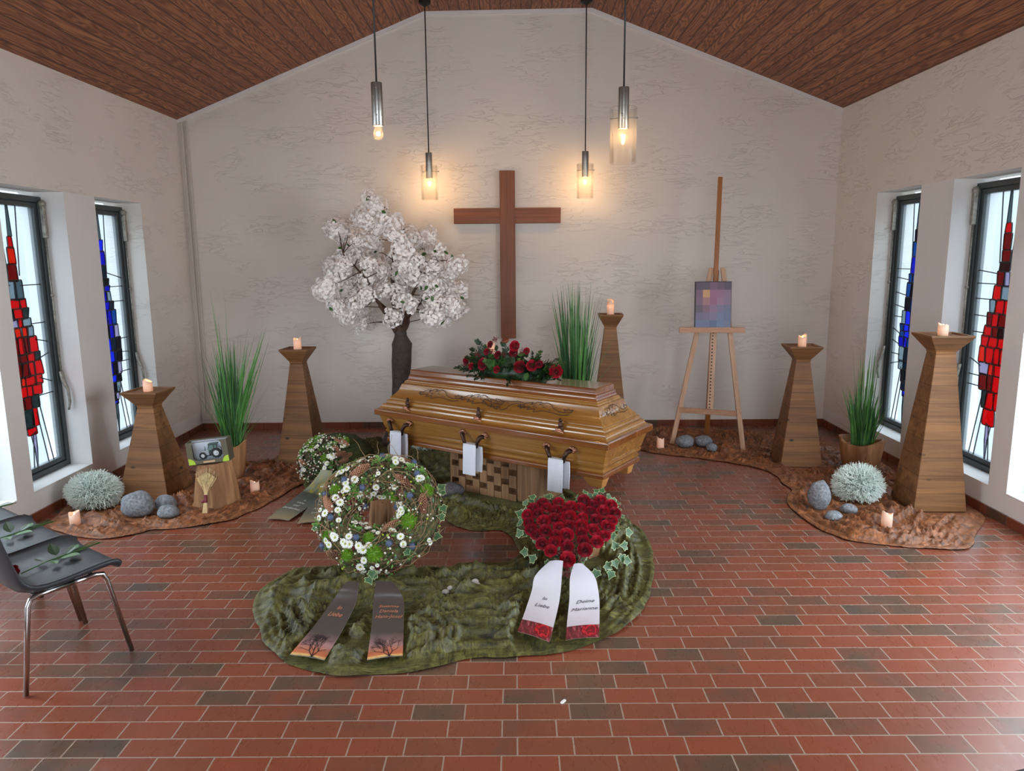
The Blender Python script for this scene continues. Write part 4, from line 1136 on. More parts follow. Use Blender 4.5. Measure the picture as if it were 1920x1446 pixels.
for k, (zx, zy) in enumerate(DZ):
    p, n_ = from_zoom(zx, zy, 1.2); n2 = (n_+Vector((rr.uniform(-.4, .4), rr.uniform(-.5, 0), rr.uniform(-.3, .4)))*.7).normalized()
    inst('white_daisy', DAISY, wreath, place(p, n2, rr.uniform(.019, .025), k))
for k in range(46):
    a = rr.uniform(0, 2*PI); ph = rr.choice((rr.uniform(-.5, .6), rr.uniform(2.2, 3.2), rr.uniform(.3, 2.6)))
    p, n_ = torus_pt(a, ph, 1.08); inst('ivy_leaf', IVY if k % 2 else LEAFD, wreath, place(p, n_, rr.uniform(.03, .048), rr.uniform(0, 6)))
for k in range(60):
    p, n_ = torus_pt(rr.uniform(0, 2*PI), rr.uniform(-.5, PI+.3), 1.04)
    inst(*(('green_sprig', SPRIG) if k % 3 else ('skimmia_cluster', SKIM)), wreath, place(p, n_, rr.uniform(.022, .034), k))
for k in range(40):
    p, n_ = torus_pt(rr.uniform(0, 2*PI), rr.uniform(-.2, PI), 1.16)
    inst('white_daisy', DAISY, wreath, place(p, n_+Vector((0, -.3, .2)), rr.uniform(.012, .018), k))
for k, (dx, dz) in enumerate(((.36, .02), (.375, -.05), (.35, .10), (.34, .13), (.33, -.16), (-.36, -.1), (.0, -.36), (.03, -.38), (-.02, -.395))):
    inst('ivy_leaf', IVY, wreath, place(wx*dx+wy*dz+wn*.04, wn+wx*rr.uniform(-.4, .4), .05, rr.uniform(0, 6)))
b = MB()
for k in range(230):
    a = rr.uniform(0, 2*PI); ph = rr.uniform(-.3, PI+.2); p, n_ = torus_pt(a, ph, rr.uniform(1.12, 1.32)); b.sphere(p, rr.uniform(.004, .0072), 7, 5, 0 if k % 6 else 1)
o = b.build('flower_buds', [M_BUD, M_BERRY], wreath, smooth=True); o['kind'] = 'stuff'
b = MB()
for k in range(120):
    a = rr.uniform(0, 2*PI); ph = rr.uniform(-.4, PI); pts = []; da = rr.uniform(.08, .3)*rr.choice((-1, 1)); dp = rr.uniform(-.35, .35); lift = rr.uniform(1.05, 1.35); n = 9
    for i in range(n): pts.append(torus_pt(a+da*i*.5, ph+dp*i*.5, lift+.08*math.sin(i*1.7+k))[0])
    b.tube(pts, rr.uniform(.0013, .0026), 5)
for (x0, h_) in ((-.11, .16), (-.03, .13), (.03, .16), (.09, .12), (.2, .1)):
    p = wx*x0+wy*.33+wn*.02; pts = [p]; d = Vector((rr.uniform(-.3, .3), .1, 1))
    for i in range(6): p = p+d.normalized()*h_/6; d += Vector((rr.uniform(-.6, .6), rr.uniform(-.3, .3), 0)); pts.append(p)
    b.tube(pts, [.0022-.0002*i for i in range(7)], 5)
o = b.build('vine_twigs', M_TWIGL, wreath, smooth=True); o['kind'] = 'stuff'
def bits(fn, n, mats, parent, name, lmin, lmax, seed):
    r_ = random.Random(seed); b = MB()
    for k in range(n):
        p, n_ = fn(r_); t = n_.cross(Vector((r_.uniform(-1, 1), r_.uniform(-1, 1), r_.uniform(-1, 1)))).normalized(); L = r_.uniform(lmin, lmax); d = (t+n_*r_.uniform(.1, 1.1)).normalized(); w = d.cross(n_).normalized()*L*.24
        b.add([p, p+d*L*.5+w, p+d*L, p+d*L*.5-w], [(0, 1, 2, 3)], r_.randrange(len(mats)))
    o = b.build(name, mats, parent); o['kind'] = 'stuff'; return o
M_OLIVE = mat('olive_leaf', S(104, 112, 66), .6); M_PINKB = mat('pink_brown_seed', S(134, 92, 84), .7)
bits(lambda r_: torus_pt(r_.uniform(0, 2*PI), r_.uniform(-.8, PI+.5), r_.uniform(.98, 1.10)), 1500, [M_LEAF, M_LEAFD, M_OLIVE, M_HEBE, M_TWIGL, M_IVY], wreath, 'small_foliage', .014, .034, 91)
b = MB()
for k in range(75):
    p, n_ = torus_pt(rr.uniform(0, 2*PI), rr.uniform(-.3, PI), 1.08)
    for i in range(9): b.sphere(p+Vector((rr.gauss(0, .009), rr.gauss(0, .009), rr.gauss(0, .009))), rr.uniform(.0028, .0042), 6, 4)
o = b.build('seed_clusters', M_PINKB, wreath, smooth=True); o['kind'] = 'stuff'
ribbon(wreath, RB['sunL'], M_SUN, [('In', .36, .050, -.02), ('Liebe', .45, .050, -.04)], M_TXO, 5, WC)
ribbon(wreath, RB['sunR'], M_SUN, [('Susanne', .33, .036, 0), ('Daniela', .40, .036, 0), ('Hans-Josef', .47, .036, 0)], M_TXO, 6, WC)

def stump(name, label, loc, r0_, r1_, h, slant=0, seed=0, rot=0, sq=1.0, tilt=0.0):
    b = MB(); n = 72; rings = []
    for k in range(11):
        t = k/10; ring = []
        for i in range(n):
            a = 2*PI*i/n; q = 1+.07*math.sin(5*a+seed)+.05*noise.noise((math.cos(a)*3, math.sin(a)*3, seed+t*.6))*2-.07*max(0, math.sin(9*a+seed*2+.4*t))**6
            r = (r0_+(r1_-r0_)*t)*q*(1.05 if k == 0 else 1)
            x, y = r*math.cos(a), r*math.sin(a)*sq; ring.append((x, y, t*(h+x*slant+y*tilt)))
        rings.append(ring)
    b.rings(rings); o = b.build(name, M_STUMP, smooth=True, angle=40); o.location = loc; o.rotation_euler = (0, 0, rot)
    return tag(o, label, 'wood block')
stump('root_wood_block', 'pale tapered wood block seen through the hole of the round wreath', (-.80, 4.42, .004), .15, .11, .34, 0, 3, .4)
stump('root_wood_block', 'small brown wood block propping the rose heart from behind', (.40, 4.27, .004), .11, .09, .24, 0, 6, .4)
stump('root_wood_block', 'weathered tapered wood block carrying the toy tractor box on brown cloth', (-2.22, 5.25, .006), .155, .115, .315, .10, 1.3, 0)

# ================================================================== rose heart
EH = math.radians(42)
HC = Vector((.31, 4.02, .245))
hn = Vector((-.05, -math.cos(EH), math.sin(EH))).normalized(); hx = Vector((1, .06, 0)).normalized(); hy = hn.cross(hx).normalized(); hx = hy.cross(hn)
heart = thing('rose_heart', 'heart-shaped arrangement of red roses edged with ivy, white ribbons in front', 'flower heart', HC)
def hpt(x, y, z=0): return hx*x+hy*y+hn*z
def hcurve(k, s=1.0):
    a = 2*PI*k; x = 16*math.sin(a)**3; y = 13*math.cos(a)-5*math.cos(2*a)-2*math.cos(3*a)-math.cos(4*a)
    return x/16*.275*s, (y/16*.235+.02)*s
b = MB(); n = 60; rings = []
for s_, z in ((.98, -.05), (1.0, -.02), (.98, .0), (.85, .018), (.5, .026), (.05, .03)): rings.append([hpt(*hcurve(i/n, s_), z) for i in range(n)])
b.rings(rings); b.build('moss_base', M_MOSS, heart, smooth=True)
HRZ = [(425,180),(645,185),(990,180),(1215,195),(295,240),(475,235),(350,305),(215,315),(590,285),(805,255),(740,300),(940,270),(1120,250),(1350,260),(1070,320),(1240,340),(1385,365),(425,410),(225,415),(765,375),(570,390),(950,405),(1125,440),(1330,455),(250,500),(620,500),(750,490),(925,490),(440,535),(1270,530),(310,570),(1075,560),(570,600),(715,605),(910,590),(1215,640),(380,690),(555,680),(925,685),(1105,710),(710,750),(490,785),(935,800),(700,900)]
HK = .55/1290
rr = random.Random(31)
for k, (zx, zy) in enumerate(HRZ):
    x = (zx-790)*HK; y = (500-zy)*HK*1.12
    nn = (hn+hx*x*1.3+hy*y*.9+hx*rr.uniform(-.12, .12)).normalized(); s_ = {(765,375): .037, (1240,340): .035, (715,605): .036, (1270,530): .034, (700,900): .037, (935,800): .035}.get((zx, zy), rr.uniform(.027, .032))*1.12
    inst('rose', ROSES[k % 4], heart, place(hpt(x, y, .045-.10*(x*x+y*y)), nn, s_, rr.uniform(0, 6)))
for k, (zx, zy) in enumerate(((510, 170), (340, 450), (510, 345), (650, 370), (850, 520), (840, 440), (690, 670), (820, 700), (600, 820), (790, 830), (880, 910), (550, 910), (690, 1000), (660, 1070), (700, 1080), (430, 730), (1280, 600), (1140, 520), (380, 590), (1080, 180))):
    x = (zx-790)*HK; y = (500-zy)*HK*1.12; inst('skimmia_cluster', SKIM, heart, place(hpt(x, y, .038), hn, .021, k))
for k in range(100):
    q = (k+rr.random())/100; x, y = hcurve(q, rr.uniform(.96, 1.10))
    if abs(x) < .05 and y < -.15 and rr.random() < .6: continue
    inst('ivy_leaf', IVY, heart, place(hpt(x, y, rr.uniform(-.015, .03)), hn+hx*x*2+hy*y*2+Vector((rr.uniform(-.5, .5), rr.uniform(-.5, .3), rr.uniform(-.3, .4))), rr.uniform(.034, .050), rr.uniform(0, 6)))
for k, (x, y) in enumerate(((.30, -.12), (.27, -.17), (.22, -.2), (.17, -.22), (.31, -.04), (.24, -.13), (-.26, -.12), (-.22, -.17), (-.16, -.2), (.12, -.25), (.20, -.26), (-.29, -.02), (.28, -.2))):
    inst('ivy_leaf', IVY, heart, place(hpt(x, y, .0), hn+hx*x*2-hy*.3, .052, rr.uniform(0, 6)))
for k in range(26):
    zx, zy = rr.choice(HRZ); inst('leaf', LEAFD if k % 3 else LEAF, heart, place(hpt((zx-790+rr.uniform(-90, 90))*HK, (500-zy+rr.uniform(-90, 90))*HK*1.1, .03), hn+Vector((rr.uniform(-1, 1), rr.uniform(-1, 1), rr.uniform(-1, 1)))*.6, .035, rr.uniform(0, 6)))
ribbon(heart, RB['whL'], M_WHR, [('In', .50, .046, 0), ('Liebe', .60, .046, -.02)], M_TXD, None, HC)
ribbon(heart, RB['whR'], M_WHR, [('Deine', .50, .046, .02), ('Marianne', .60, .042, 0)], M_TXD, None, HC)

# ================================================================== second wreath cushion at the back
c2 = thing('flower_cushion', 'round mossy cushion with small white flowers and cones before the second candle stand', 'flower cushion', (-1.43, 5.76, .006))
r2 = (.30, .27, .24)
b = MB(); b.sphere((0, 0, .15), r2, 40, 24, fn=lambda d: (1+.05*noise.noise(d*6)) if d.z > -.5 else .62/max(.3, abs(d.z))**.5*.62/.62 if False else (1+.05*noise.noise(d*6)))
for v in b.v: v.z = max(v.z, 0)
b.build('moss_body', M_MOSSG, c2, smooth=True)
def c2pt(az, el, k=1.0):
    d = Vector((math.cos(az)*math.cos(el), math.sin(az)*math.cos(el), math.sin(el)))
    p = Vector((d.x*r2[0]*k, d.y*r2[1]*k, .15+d.z*r2[2]*k)); return p, Vector((d.x/r2[0], d.y/r2[1], d.z/r2[2])).normalized()
rr = random.Random(41)
def c2rand():
    for _ in range(50):
        az = rr.uniform(-PI*1.02, -PI*.30); el = rr.uniform(-.35, 1.2)
        if el > .75 or az < -PI*.42: return az, el
    return az, el
for k in range(34): p, n_ = c2pt(*c2rand(), 1.06); inst('white_daisy', DAISY, c2, place(p, n_+Vector((0, 0, .4)), rr.uniform(.018, .026), k))
for k in range(7): p, n_ = c2pt(*c2rand(), 1.0); inst('green_pompon', POMPON, c2, place(p, n_, rr.uniform(.032, .045), k))
for k in range(6):
    p, n_ = c2pt(*c2rand(), 1.06); inst('pine_cone', CONE, c2, Matrix.Translation(p) @ frame(Vector((rr.uniform(-1, 1), rr.uniform(-.5, .5), rr.uniform(0, 1)))) @ Matrix.Scale(.045, 4))
for (az, el, s_) in ((-1.35, .55, .062), (-1.15, .50, .055), (-1.25, .35, .05)):
    p, n_ = c2pt(az, el, 1.05); inst('pine_cone', CONE, c2, Matrix.Translation(p) @ frame(Vector((1, -.3, .4))) @ Matrix.Scale(s_, 4))
for k in range(22): p, n_ = c2pt(*c2rand(), 1.02); inst('green_sprig', SPRIG, c2, place(p, n_, .034, k))
for k in range(30): p, n_ = c2pt(*c2rand(), 1.03); inst('leaf', LEAFD, c2, place(p, n_, .045, k))
b = MB()
for k in range(200): p, n_ = c2pt(*c2rand(), rr.uniform(1.05, 1.14)); b.sphere(p, rr.uniform(.004, .0075), 7, 5)
o = b.build('flower_buds', M_BUD, c2, smooth=True); o['kind'] = 'stuff'
b = MB()
for k in range(40):
    p, n_ = c2pt(*c2rand(), 1.05); t = n_.cross(Vector((rr.uniform(-1, 1), rr.uniform(-1, 1), 1))).normalized(); b.tube([p-t*.05, p+n_*.02, p+t*.05, p+t*.08-n_*.02], .002, 4)
o = b.build('vine_twigs', M_TWIG, c2, smooth=True); o['kind'] = 'stuff'
def c2fn(r_):
    az, el = c2rand(); return c2pt(az, el, r_.uniform(.98, 1.06))
bits(c2fn, 700, [M_LEAF, M_LEAFD, M_OLIVE, M_PINKB], c2, 'small_foliage', .016, .036, 92)
oc = Vector((-1.43, 5.76, .006))
ribbon(c2, RB['grL'], M_GRR, [('In', .50, .03, .1), ('Liebe', .57, .034, .05), ('und', .64, .034, 0), ('Dankbarkeit', .71, .032, -.05)], M_TXW, None, oc)
ribbon(c2, RB['grR'], M_GRR, [('Deine Enkel', .46, .026, .05), ('Nick', .52, .036, .03), ('Mia', .59, .036, 0), ('Nelly', .67, .036, 0), ('Luca', .75, .036, -.02)], M_TXW, None, oc)

# ================================================================== arrangement on the casket
AR = thing('coffin_flowers', 'low red rose and fir arrangement lying on top of the casket', 'flower arrangement', tuple(CK+cu*.06+Vector((0, 0, .918))), CA)
rr = random.Random(51)
b = MB(); b.sphere((0, 0, .0), (.30, .10, .17), 28, 12, fn=lambda d: 1-.35*abs(d.x)*max(d.z, 0)+.12*noise.noise(d*5))
for v in b.v: v.z = max(v.z, 0)
b.build('moss_base', M_LEAFD, AR, smooth=True)
for k in range(64):
    a = rr.uniform(-1, 1); x = a*.30; hgt = .15*(1-a*a); d = Vector((a*1.1+rr.uniform(-.5, .5), -rr.uniform(-.6, 1), rr.uniform(-.05, .8)))
    p = Vector((x, -.03+rr.uniform(-.03, .05), rr.uniform(.02, .04+hgt*.7))); q = Vector((0, 1, 0)).rotation_difference(d.normalized()).to_matrix().to_4x4()
    inst('fir_sprig' if k % 3 else 'fern_sprig', FIR if k % 3 else FIRG, AR, Matrix.Translation(p) @ q @ Matrix.Scale(rr.uniform(.11, .19), 4))
for (x, y, z, dx) in ((-.22, -.09, .02, -1), (-.3, -.02, .01, -1.5), (-.1, -.12, .0, -.4), (.05, -.13, 0, .2), (.22, -.1, .01, .8), (.32, -.04, .01, 1.5), (-.16, -.13, .0, -.7)):
    q = Vector((0, 1, 0)).rotation_difference(Vector((dx, -.5, -.16)).normalized()).to_matrix().to_4x4()
    inst('fir_sprig', FIR, AR, Matrix.Translation((x, y*.7, z+.02)) @ q @ Matrix.Scale(.15, 4))
for k in range(60):
    a = rr.uniform(-1, 1); inst('leaf', LEAFD if k % 4 else LEAF, AR, place(Vector((a*.3, -.08+rr.uniform(-.03, .06), .05+.16*(1-a*a)*rr.random())), Vector((a, -1, .6)), .06, rr.uniform(0, 6)))
for k, (zx, zy, R) in enumerate(((145, 490, 75), (320, 560, 55), (530, 520, 95), (765, 610, 55), (1150, 560, 90), (1350, 540, 80), (1465, 520, 55), (1645, 650, 95), (570, 220, 55), (500, 335, 50), (700, 390, 60), (985, 250, 80), (965, 355, 70), (1180, 330, 50))):
    x = (zx-870)*.00052; z = max((690+.08*(zx-850)-zy)*.00045+.03, R*.00036); yy = -.115 if zy > 450 else -.05
    if zx in (145, 1645): yy = -.05
    inst('rose', ROSES[k % 4], AR, place(Vector((x, yy, z)), Vector((x*1.2, -1, .35)), R*.00047, k))
for k, (zx, zy) in enumerate(((695, 130), (380, 380), (640, 330), (860, 400), (500, 640), (990, 690), (1150, 330), (400, 420))):
    x = (zx-870)*.00052; z = (690+.08*(zx-850)-zy)*.00045+.03; inst('skimmia_cluster', SKIM, AR, place(Vector((x, -.08, max(z, .03))), Vector((x, -1, .4)), .024, k))
b = MB(); b.lathe([(.001, 0), (.022, 0), (.030, .012), (.022, .022), (.006, .018)], 16); inst('bronze_bloom', b.mesh('bronze_bloom', M_CAROT, smooth=True), AR, place(Vector((-.04, -.02, .255)), Vector((0, -.5, 1)), 1.0))

# ================================================================== blossom tree
T0 = Vector((-1.10, 6.96, .006))
tree = thing('blossom_tree', 'artificial tree with white blossoms and dark trunk behind the casket', 'tree', T0)
rr = random.Random(61)
b = MB(); n = 20; rings = []
for z, r, ox in ((0, .155, -.06), (.05, .135, -.055), (.15, .105, -.04), (.35, .088, -.015), (.6, .086, 0), (.8, .088, .01), (.92, .088, .018), (.97, .094, .02), (1.01, .075, .016), (1.05, .058, .012), (1.10, .055, .01)):
    rings.append([(ox+r*math.cos(2*PI*i/n)*(1+.12*noise.noise((math.cos(2*PI*i/n)*2, math.sin(2*PI*i/n)*2, z*3))), r*math.sin(2*PI*i/n)*(1+.12*noise.noise((math.cos(2*PI*i/n)*2, 5+math.sin(2*PI*i/n)*2, z*3))), z) for i in range(n)])
b.rings(rings); b.build('trunk', M_BARK, tree, smooth=True)
def tz(zx, zy, y=0): return Vector(((zx-620)*.00129+.012, y, 1.07+(1080-zy)*.00131))
limbs = [([(620, 1080), (590, 960), (570, 800), (585, 560), (600, 380), (560, 210)], (0, -.02, 0, .02, .03, .05), .036), ([(595, 1070), (540, 960), (480, 860), (400, 680), (260, 510)], (0, -.05, -.1, -.14, -.2), .026),
         ([(640, 1060), (665, 960), (720, 800), (800, 680), (900, 560)], (0, -.03, -.06, -.1, -.14), .024), ([(600, 1050), (520, 900), (330, 760), (200, 720)], (0, .04, .1, .15), .018),
         ([(650, 1060), (690, 940), (820, 820), (960, 800)], (0, .06, .14, .2), .018), ([(610, 1070), (620, 900), (660, 650), (760, 480)], (0, .06, .16, .2), .018)]
lb = MB(); LP = []
for pts, ys, r in limbs:
    P_ = [tz(p[0], p[1], y) for p, y in zip(pts, ys)]; Q = []
    for p, q in zip(P_, P_[1:]):
        for k in range(4): Q.append(p+(q-p)*k/4+Vector((rr.uniform(-.01, .01), rr.uniform(-.01, .01), 0)))
    Q.append(P_[-1]); LP += Q
    lb.tube(Q, [max(.004, r*(1-.85*k/len(Q))) for k in range(len(Q))], 8)
CZ = [(450,150),(520,190),(360,260),(430,270),(560,290),(640,300),(200,350),(290,380),(340,430),(440,420),(530,350),(700,350),(640,390),(740,420),(840,390),(860,460),(920,500),(240,500),(330,520),(180,570),(290,580),(420,500),(450,580),(520,620),(560,560),(610,640),(690,600),(690,500),(770,560),(840,600),(900,600),(1000,600),(1060,600),(960,660),(130,590),(200,640),(300,660),(400,680),(460,740),(520,770),(420,790),(150,740),(230,760),(280,820),(340,850),(150,840),(210,880),(260,920),(340,930),(360,1010),(620,770),(660,830),(720,860),(590,950),(760,740),(830,700),(890,740),(960,770),(1040,790),(860,820),(920,860),(1020,860),(1000,920),(880,940),(860,980),(930,970),(800,830),(790,650),(740,660)]
def cluster_mesh(seed):
    r_ = random.Random(seed); b = MB()
    for q in range(120):
        z = 1-2*(q+.5)/120; a = q*2.39996; s_ = math.sqrt(1-z*z); d = Vector((s_*math.cos(a), s_*math.sin(a), z)); c = d*r_.uniform(.55, 1.12)
        n_ = (d+Vector((r_.uniform(-.6, .6), r_.uniform(-.6, .6), r_.uniform(-.6, .6)))).normalized(); t = n_.cross(Vector((.31, .52, .8))).normalized(); t2 = n_.cross(t)
        for k in range(6):
            a2 = k*PI/3+r_.uniform(-.2, .2); e1 = t*math.cos(a2)+t2*math.sin(a2); e2 = -t*math.sin(a2)+t2*math.cos(a2); L = r_.uniform(.17, .25)
            b.add([c, c+e1*L*.6+e2*L*.42+n_*L*.35, c+e1*L+n_*L*.30, c+e1*L*.6-e2*L*.42+n_*L*.35], [(0, 1, 2, 3)])
    return b.mesh('blossom_cluster', M_BLOSSOM)
CLM = [cluster_mesh(k) for k in range(4)]
pts = []
for (zx, zy) in CZ: pts.append(tz(zx, zy, rr.uniform(-.32, -.02) if rr.random() < .62 else rr.uniform(-.02, .25)))
for k in range(26):
    zx, zy = rr.choice(CZ); pts.append(tz(zx+rr.uniform(-50, 50), zy+rr.uniform(-50, 40), rr.uniform(.0, .32)))
for k, p in enumerate(pts):
    if p.y > .45: continue
    e_ = Euler((rr.uniform(0, 6), rr.uniform(0, 6), rr.uniform(0, 6))).to_matrix().to_4x4(); s_ = rr.uniform(.074, .108)
    inst('blossom_cluster', CLM[k % 4], tree, Matrix.Translation(p) @ e_ @ Matrix.Diagonal((s_, s_*rr.uniform(.75, 1.1), s_*rr.uniform(.7, 1.25), 1)))
    q = min(LP, key=lambda t: (t-p).length+max(0, t.z-p.z)*.4)
    lb.tube([q, (q+p)/2+Vector((rr.uniform(-.02, .02), rr.uniform(-.02, .02), rr.uniform(.0, .03))), p], [.0045, .0035, .0022], 5)
lb.build('branches', M_TWIG, tree, smooth=True)
for k in range(34):
    p = rr.choice(pts)+Vector((rr.uniform(-.06, .06), -.11, rr.uniform(-.06, .06)))
    inst('leaf', LEAF, tree, place(p, Vector((rr.uniform(-1, 1), -1, rr.uniform(-.5, 1))), rr.uniform(.04, .06), rr.uniform(0, 6)))

# ================================================================== grasses
def blades(n, r0_, H, spread, seed, wid=.006, fan=None, droop=1.0):
    r_ = random.Random(seed); b = MB()
    for k in range(n):
        a = r_.uniform(0, 2*PI); q = r_.random()**.5*r0_; p = Vector((q*math.cos(a), q*math.sin(a), 0)); L = H*r_.uniform(.35, 1.0)**1.0
        lean = Vector((math.cos(a+r_.uniform(-.6, .6)), math.sin(a+r_.uniform(-.6, .6)), 0))*spread*r_.random()**1.3
        if fan and r_.random() < fan[1]: lean = Vector(fan[0])*r_.uniform(.6, 1.05)+Vector((r_.uniform(-.05, .05), r_.uniform(-.1, .1), 0)); L = H*r_.uniform(.55, .85)
        cu_ = r_.uniform(.1, .9)*droop; w = wid*r_.uniform(.5, 1.2); side = Vector((-math.sin(a), math.cos(a), 0))
        if abs(side.x) < .5: side = Vector((1, .3*side.y, 0)).normalized()
        m = 7; vs = []
        for i in range(m+1):
            t = i/m; pos = p+Vector((0, 0, 1))*L*(t-.18*cu_*t*t*lean.length)+lean*L*(t*.55+t*t*.6*cu_)
            ww = w*(1-t**2.2)+.0004; vs += [pos-side*ww, pos+side*ww]
        b.add(vs, [(2*i, 2*i+1, 2*i+3, 2*i+2) for i in range(m)], 0 if r_.random() < .6 else 1)
    return b
def root_pot(e, r1_, r0_, h, seed, jag=.02):
    b = MB(); n = 48; rings = []
    def rad(t): return r0_+(r1_-r0_)*t**.6
    for t in (0, .15, .35, .6, .8, 1.0): rings.append([(rad(t)*(1+.04*math.sin(7*a+seed)-.05*max(0, math.sin(6*a+seed))**8)*math.cos(a), rad(t)*(1+.04*math.sin(7*a+seed)-.05*max(0, math.sin(6*a+seed))**8)*math.sin(a), h*t+(jag*math.sin(2*a+seed)*t*t)) for a in [2*PI*i/n for i in range(n)]])
    for k, t in ((.86, 1.0), (.84, .8)): rings.append([(rad(1)*k*math.cos(a), rad(1)*k*math.sin(a), h*t+(jag*math.sin(2*a+seed) if t == 1 else 0)) for a in [2*PI*i/n for i in range(n)]])
    b.rings(rings); b.build('pot', M_POT, e, smooth=True, angle=50)
def potted(label, loc, r1_, r0_, h, seed, bl):
    e = thing('potted_grass', label, 'potted plant', loc, 0, 'potted tall grasses'); root_pot(e, r1_, r0_, h, seed)
    o = bl.build('grass_blades', [M_GRASS, M_GRASSD], e); o.location = (0, 0, h*.82); o['kind'] = 'stuff'
    return e
bl = blades(170, .07, .92, .26, 71, .0065); b2 = blades(60, .06, .62, .95, 72, .002); b4 = blades(26, .05, 1.2, .1, 79, .006, ((.58, -.04, 0), 1.0), .35); bl.add(b4.v, b4.f); bl.add(b2.v, b2.f)
b3 = blades(12, .03, 1.42, .10, 73, .005); bl.add(b3.v, b3.f)
potted('tall green grass in a root-wood pot left, behind the toy tractor box', (-2.32, 5.87, .006), .105, .06, .30, 1, bl)
bl = blades(170, .09, 1.22, .24, 74, .0075); b2 = blades(30, .06, .8, .8, 75, .002); bl.add(b2.v, b2.f)
potted('tall green grass behind the casket, right of the cross', (.53, 6.4, .004), .12, .07, .45, 2, bl)
bl = blades(150, .085, .52, .40, 76, .0075); b2 = blades(50, .06, .40, .8, 77, .002, droop=1.6); bl.add(b2.v, b2.f)
b3 = blades(24, .05, .86, .12, 78, .009); bl.add(b3.v, b3.f)
potted('shorter green grass in a root-wood pot by the right blue window', (2.875, 5.99, .006), .175, .125, .25, 3, bl)

# ================================================================== silver cushion bushes
def silver(label, loc, r, seed, n=2300):
    e = thing('silver_cushion_bush', label, 'bush', loc, 0, 'silver cushion bushes'); r_ = random.Random(seed)
    shp = lambda d: 1+.10*noise.noise(d*2.2+Vector((seed, 0, 0)))
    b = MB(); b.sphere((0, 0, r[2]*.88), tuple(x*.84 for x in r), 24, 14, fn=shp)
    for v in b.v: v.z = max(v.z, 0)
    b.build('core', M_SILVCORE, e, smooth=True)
    b = MB()
    for k in range(n):
        z = r_.uniform(-.8, 1); a = r_.uniform(0, 2*PI); s_ = math.sqrt(1-z*z); d = Vector((s_*math.cos(a), s_*math.sin(a), z)); q = shp(d)
        p = Vector((d.x*r[0], d.y*r[1], d.z*r[2]))*q; d2 = (d+Vector((r_.uniform(-.9, .9), r_.uniform(-.9, .9), r_.uniform(-.9, .9)))).normalized(); L = r_.uniform(.018, .034)
        p0 = p*.84; p1 = p0.lerp(p, .55)+d2*L*.4; p2 = p1+d2*L*.7+Vector((r_.uniform(-.01, .01), r_.uniform(-.01, .01), r_.uniform(-.01, .01)))
        off = Vector((0, 0, r[2]*.88))
        if min(p0.z, p2.z)+off.z < .003: continue
        b.tube([p0+off, p1+off, p2+off], [.0024, .0022, .0014], 3)
    o = b.build('twigs', M_SILVER, e); o['kind'] = 'stuff'
silver('silver grey cushion bush on the floor below the left red window', (-3.08, 5.16, .005), (.185, .15, .135), 1, 2600)
silver('silver grey cushion bush in front of the right grass pot', (2.49, 5.20, .005), (.17, .14, .135), 2, 2600)
silver('silver grey cushion bush half hidden under the left end of the casket', (-.85, 6.70, .005), (.14, .11, .09), 3, 1200)

# ================================================================== stones
def stone(label, x, y, r, seed, m=None, rot=0, z=.004, name='pebble', group=None):
    b = MB(); b.sphere((0, 0, 0), r, 32, 20, fn=lambda d: 1+.13*noise.noise(d*1.3+Vector((seed*3.1, 0, 0)))+.05*noise.noise(d*3+Vector((0, seed, 0))))
    z0_ = min(v.z for v in b.v)*.86
    for v in b.v: v.z = max(v.z, z0_)
    o = b.build(name, m or M_STONE, smooth=True); o.location = (x, y, z-z0_); o.rotation_euler = (0, 0, rot)
    return tag(o, label, 'stone', group)
stone('large grey stone left of the twin stones, by the short candle stand', -2.67, 4.97, (.115, .09, .095), 1)
stone('rear of the two small grey stones before the short candle stand', -2.53, 5.09, (.075, .06, .060), 2)
stone('front of the two small grey stones before the short candle stand', -2.44, 4.93, (.075, .055, .050), 3)
stone('upright grey stone beside the right silver bush', 2.14, 5.02, (.078, .07, .108), 4)
stone('small oval grey stone between the upright stone and the tall stand', 2.31, 4.93, (.055, .045, .035), 5, rot=-.5)
stone('flat small grey stone in front of the upright stone', 2.15, 4.80, (.065, .05, .030), 6, rot=.4)
stone('left of the three grey stones under the easel', 1.58, 6.75, (.085, .07, .060), 7)
stone('middle grey stone under the easel, largest behind the round one', 1.76, 6.78, (.083, .07, .055), 8)
stone('small round grey stone under the easel, right front', 1.79, 6.59, (.05, .045, .042), 9)
stone('dark oval stone leaning at the left corner of the casket stand', -.50, 5.31, (.105, .07, .06), 10, M_STONED, .1)
stone('dark flat stone just left of the oval stone by the casket stand', -.655, 5.41, (.085, .055, .045), 11, M_STONED, .4)
stone('dull grey stone at the foot of the blossom tree trunk', -1.12, 6.62, (.075, .06, .055), 12, M_STONED, .3)
stone('pale shiny stone shard right of the mossy flower cushion', -1.04, 5.72, (.085, .04, .055), 13, M_PEBW, .7)
for k, (x, y, r, lab) in enumerate(((-.385, 3.70, .021, 'small grey pebble on green cloth, left front of the pebbles'), (-.365, 3.755, .018, 'small grey pebble on green cloth, touching the left front pebble'), (-.285, 3.80, .023, 'white pebble on green cloth, left one of three between wreath and heart'), (-.235, 3.835, .02, 'white pebble on green cloth, rear one of three between wreath and heart'), (-.222, 3.785, .022, 'white pebble on green cloth, front one of three between wreath and heart'))):
    stone(lab, x, y, (r, r*.85, r*.7), 20+k, M_PEBW, k, .004, 'pebble', 'pebbles on the green cloth')
b = MB(); b.bb((-.013, -.005, 0), (.013, .005, .006)); o = b.build('paper_scrap', M_PAPER); o.location = (.181, 2.73, .0005); o.rotation_euler = (0, 0, .9); tag(o, 'tiny white paper scrap on the bare front floor', 'paper scrap')

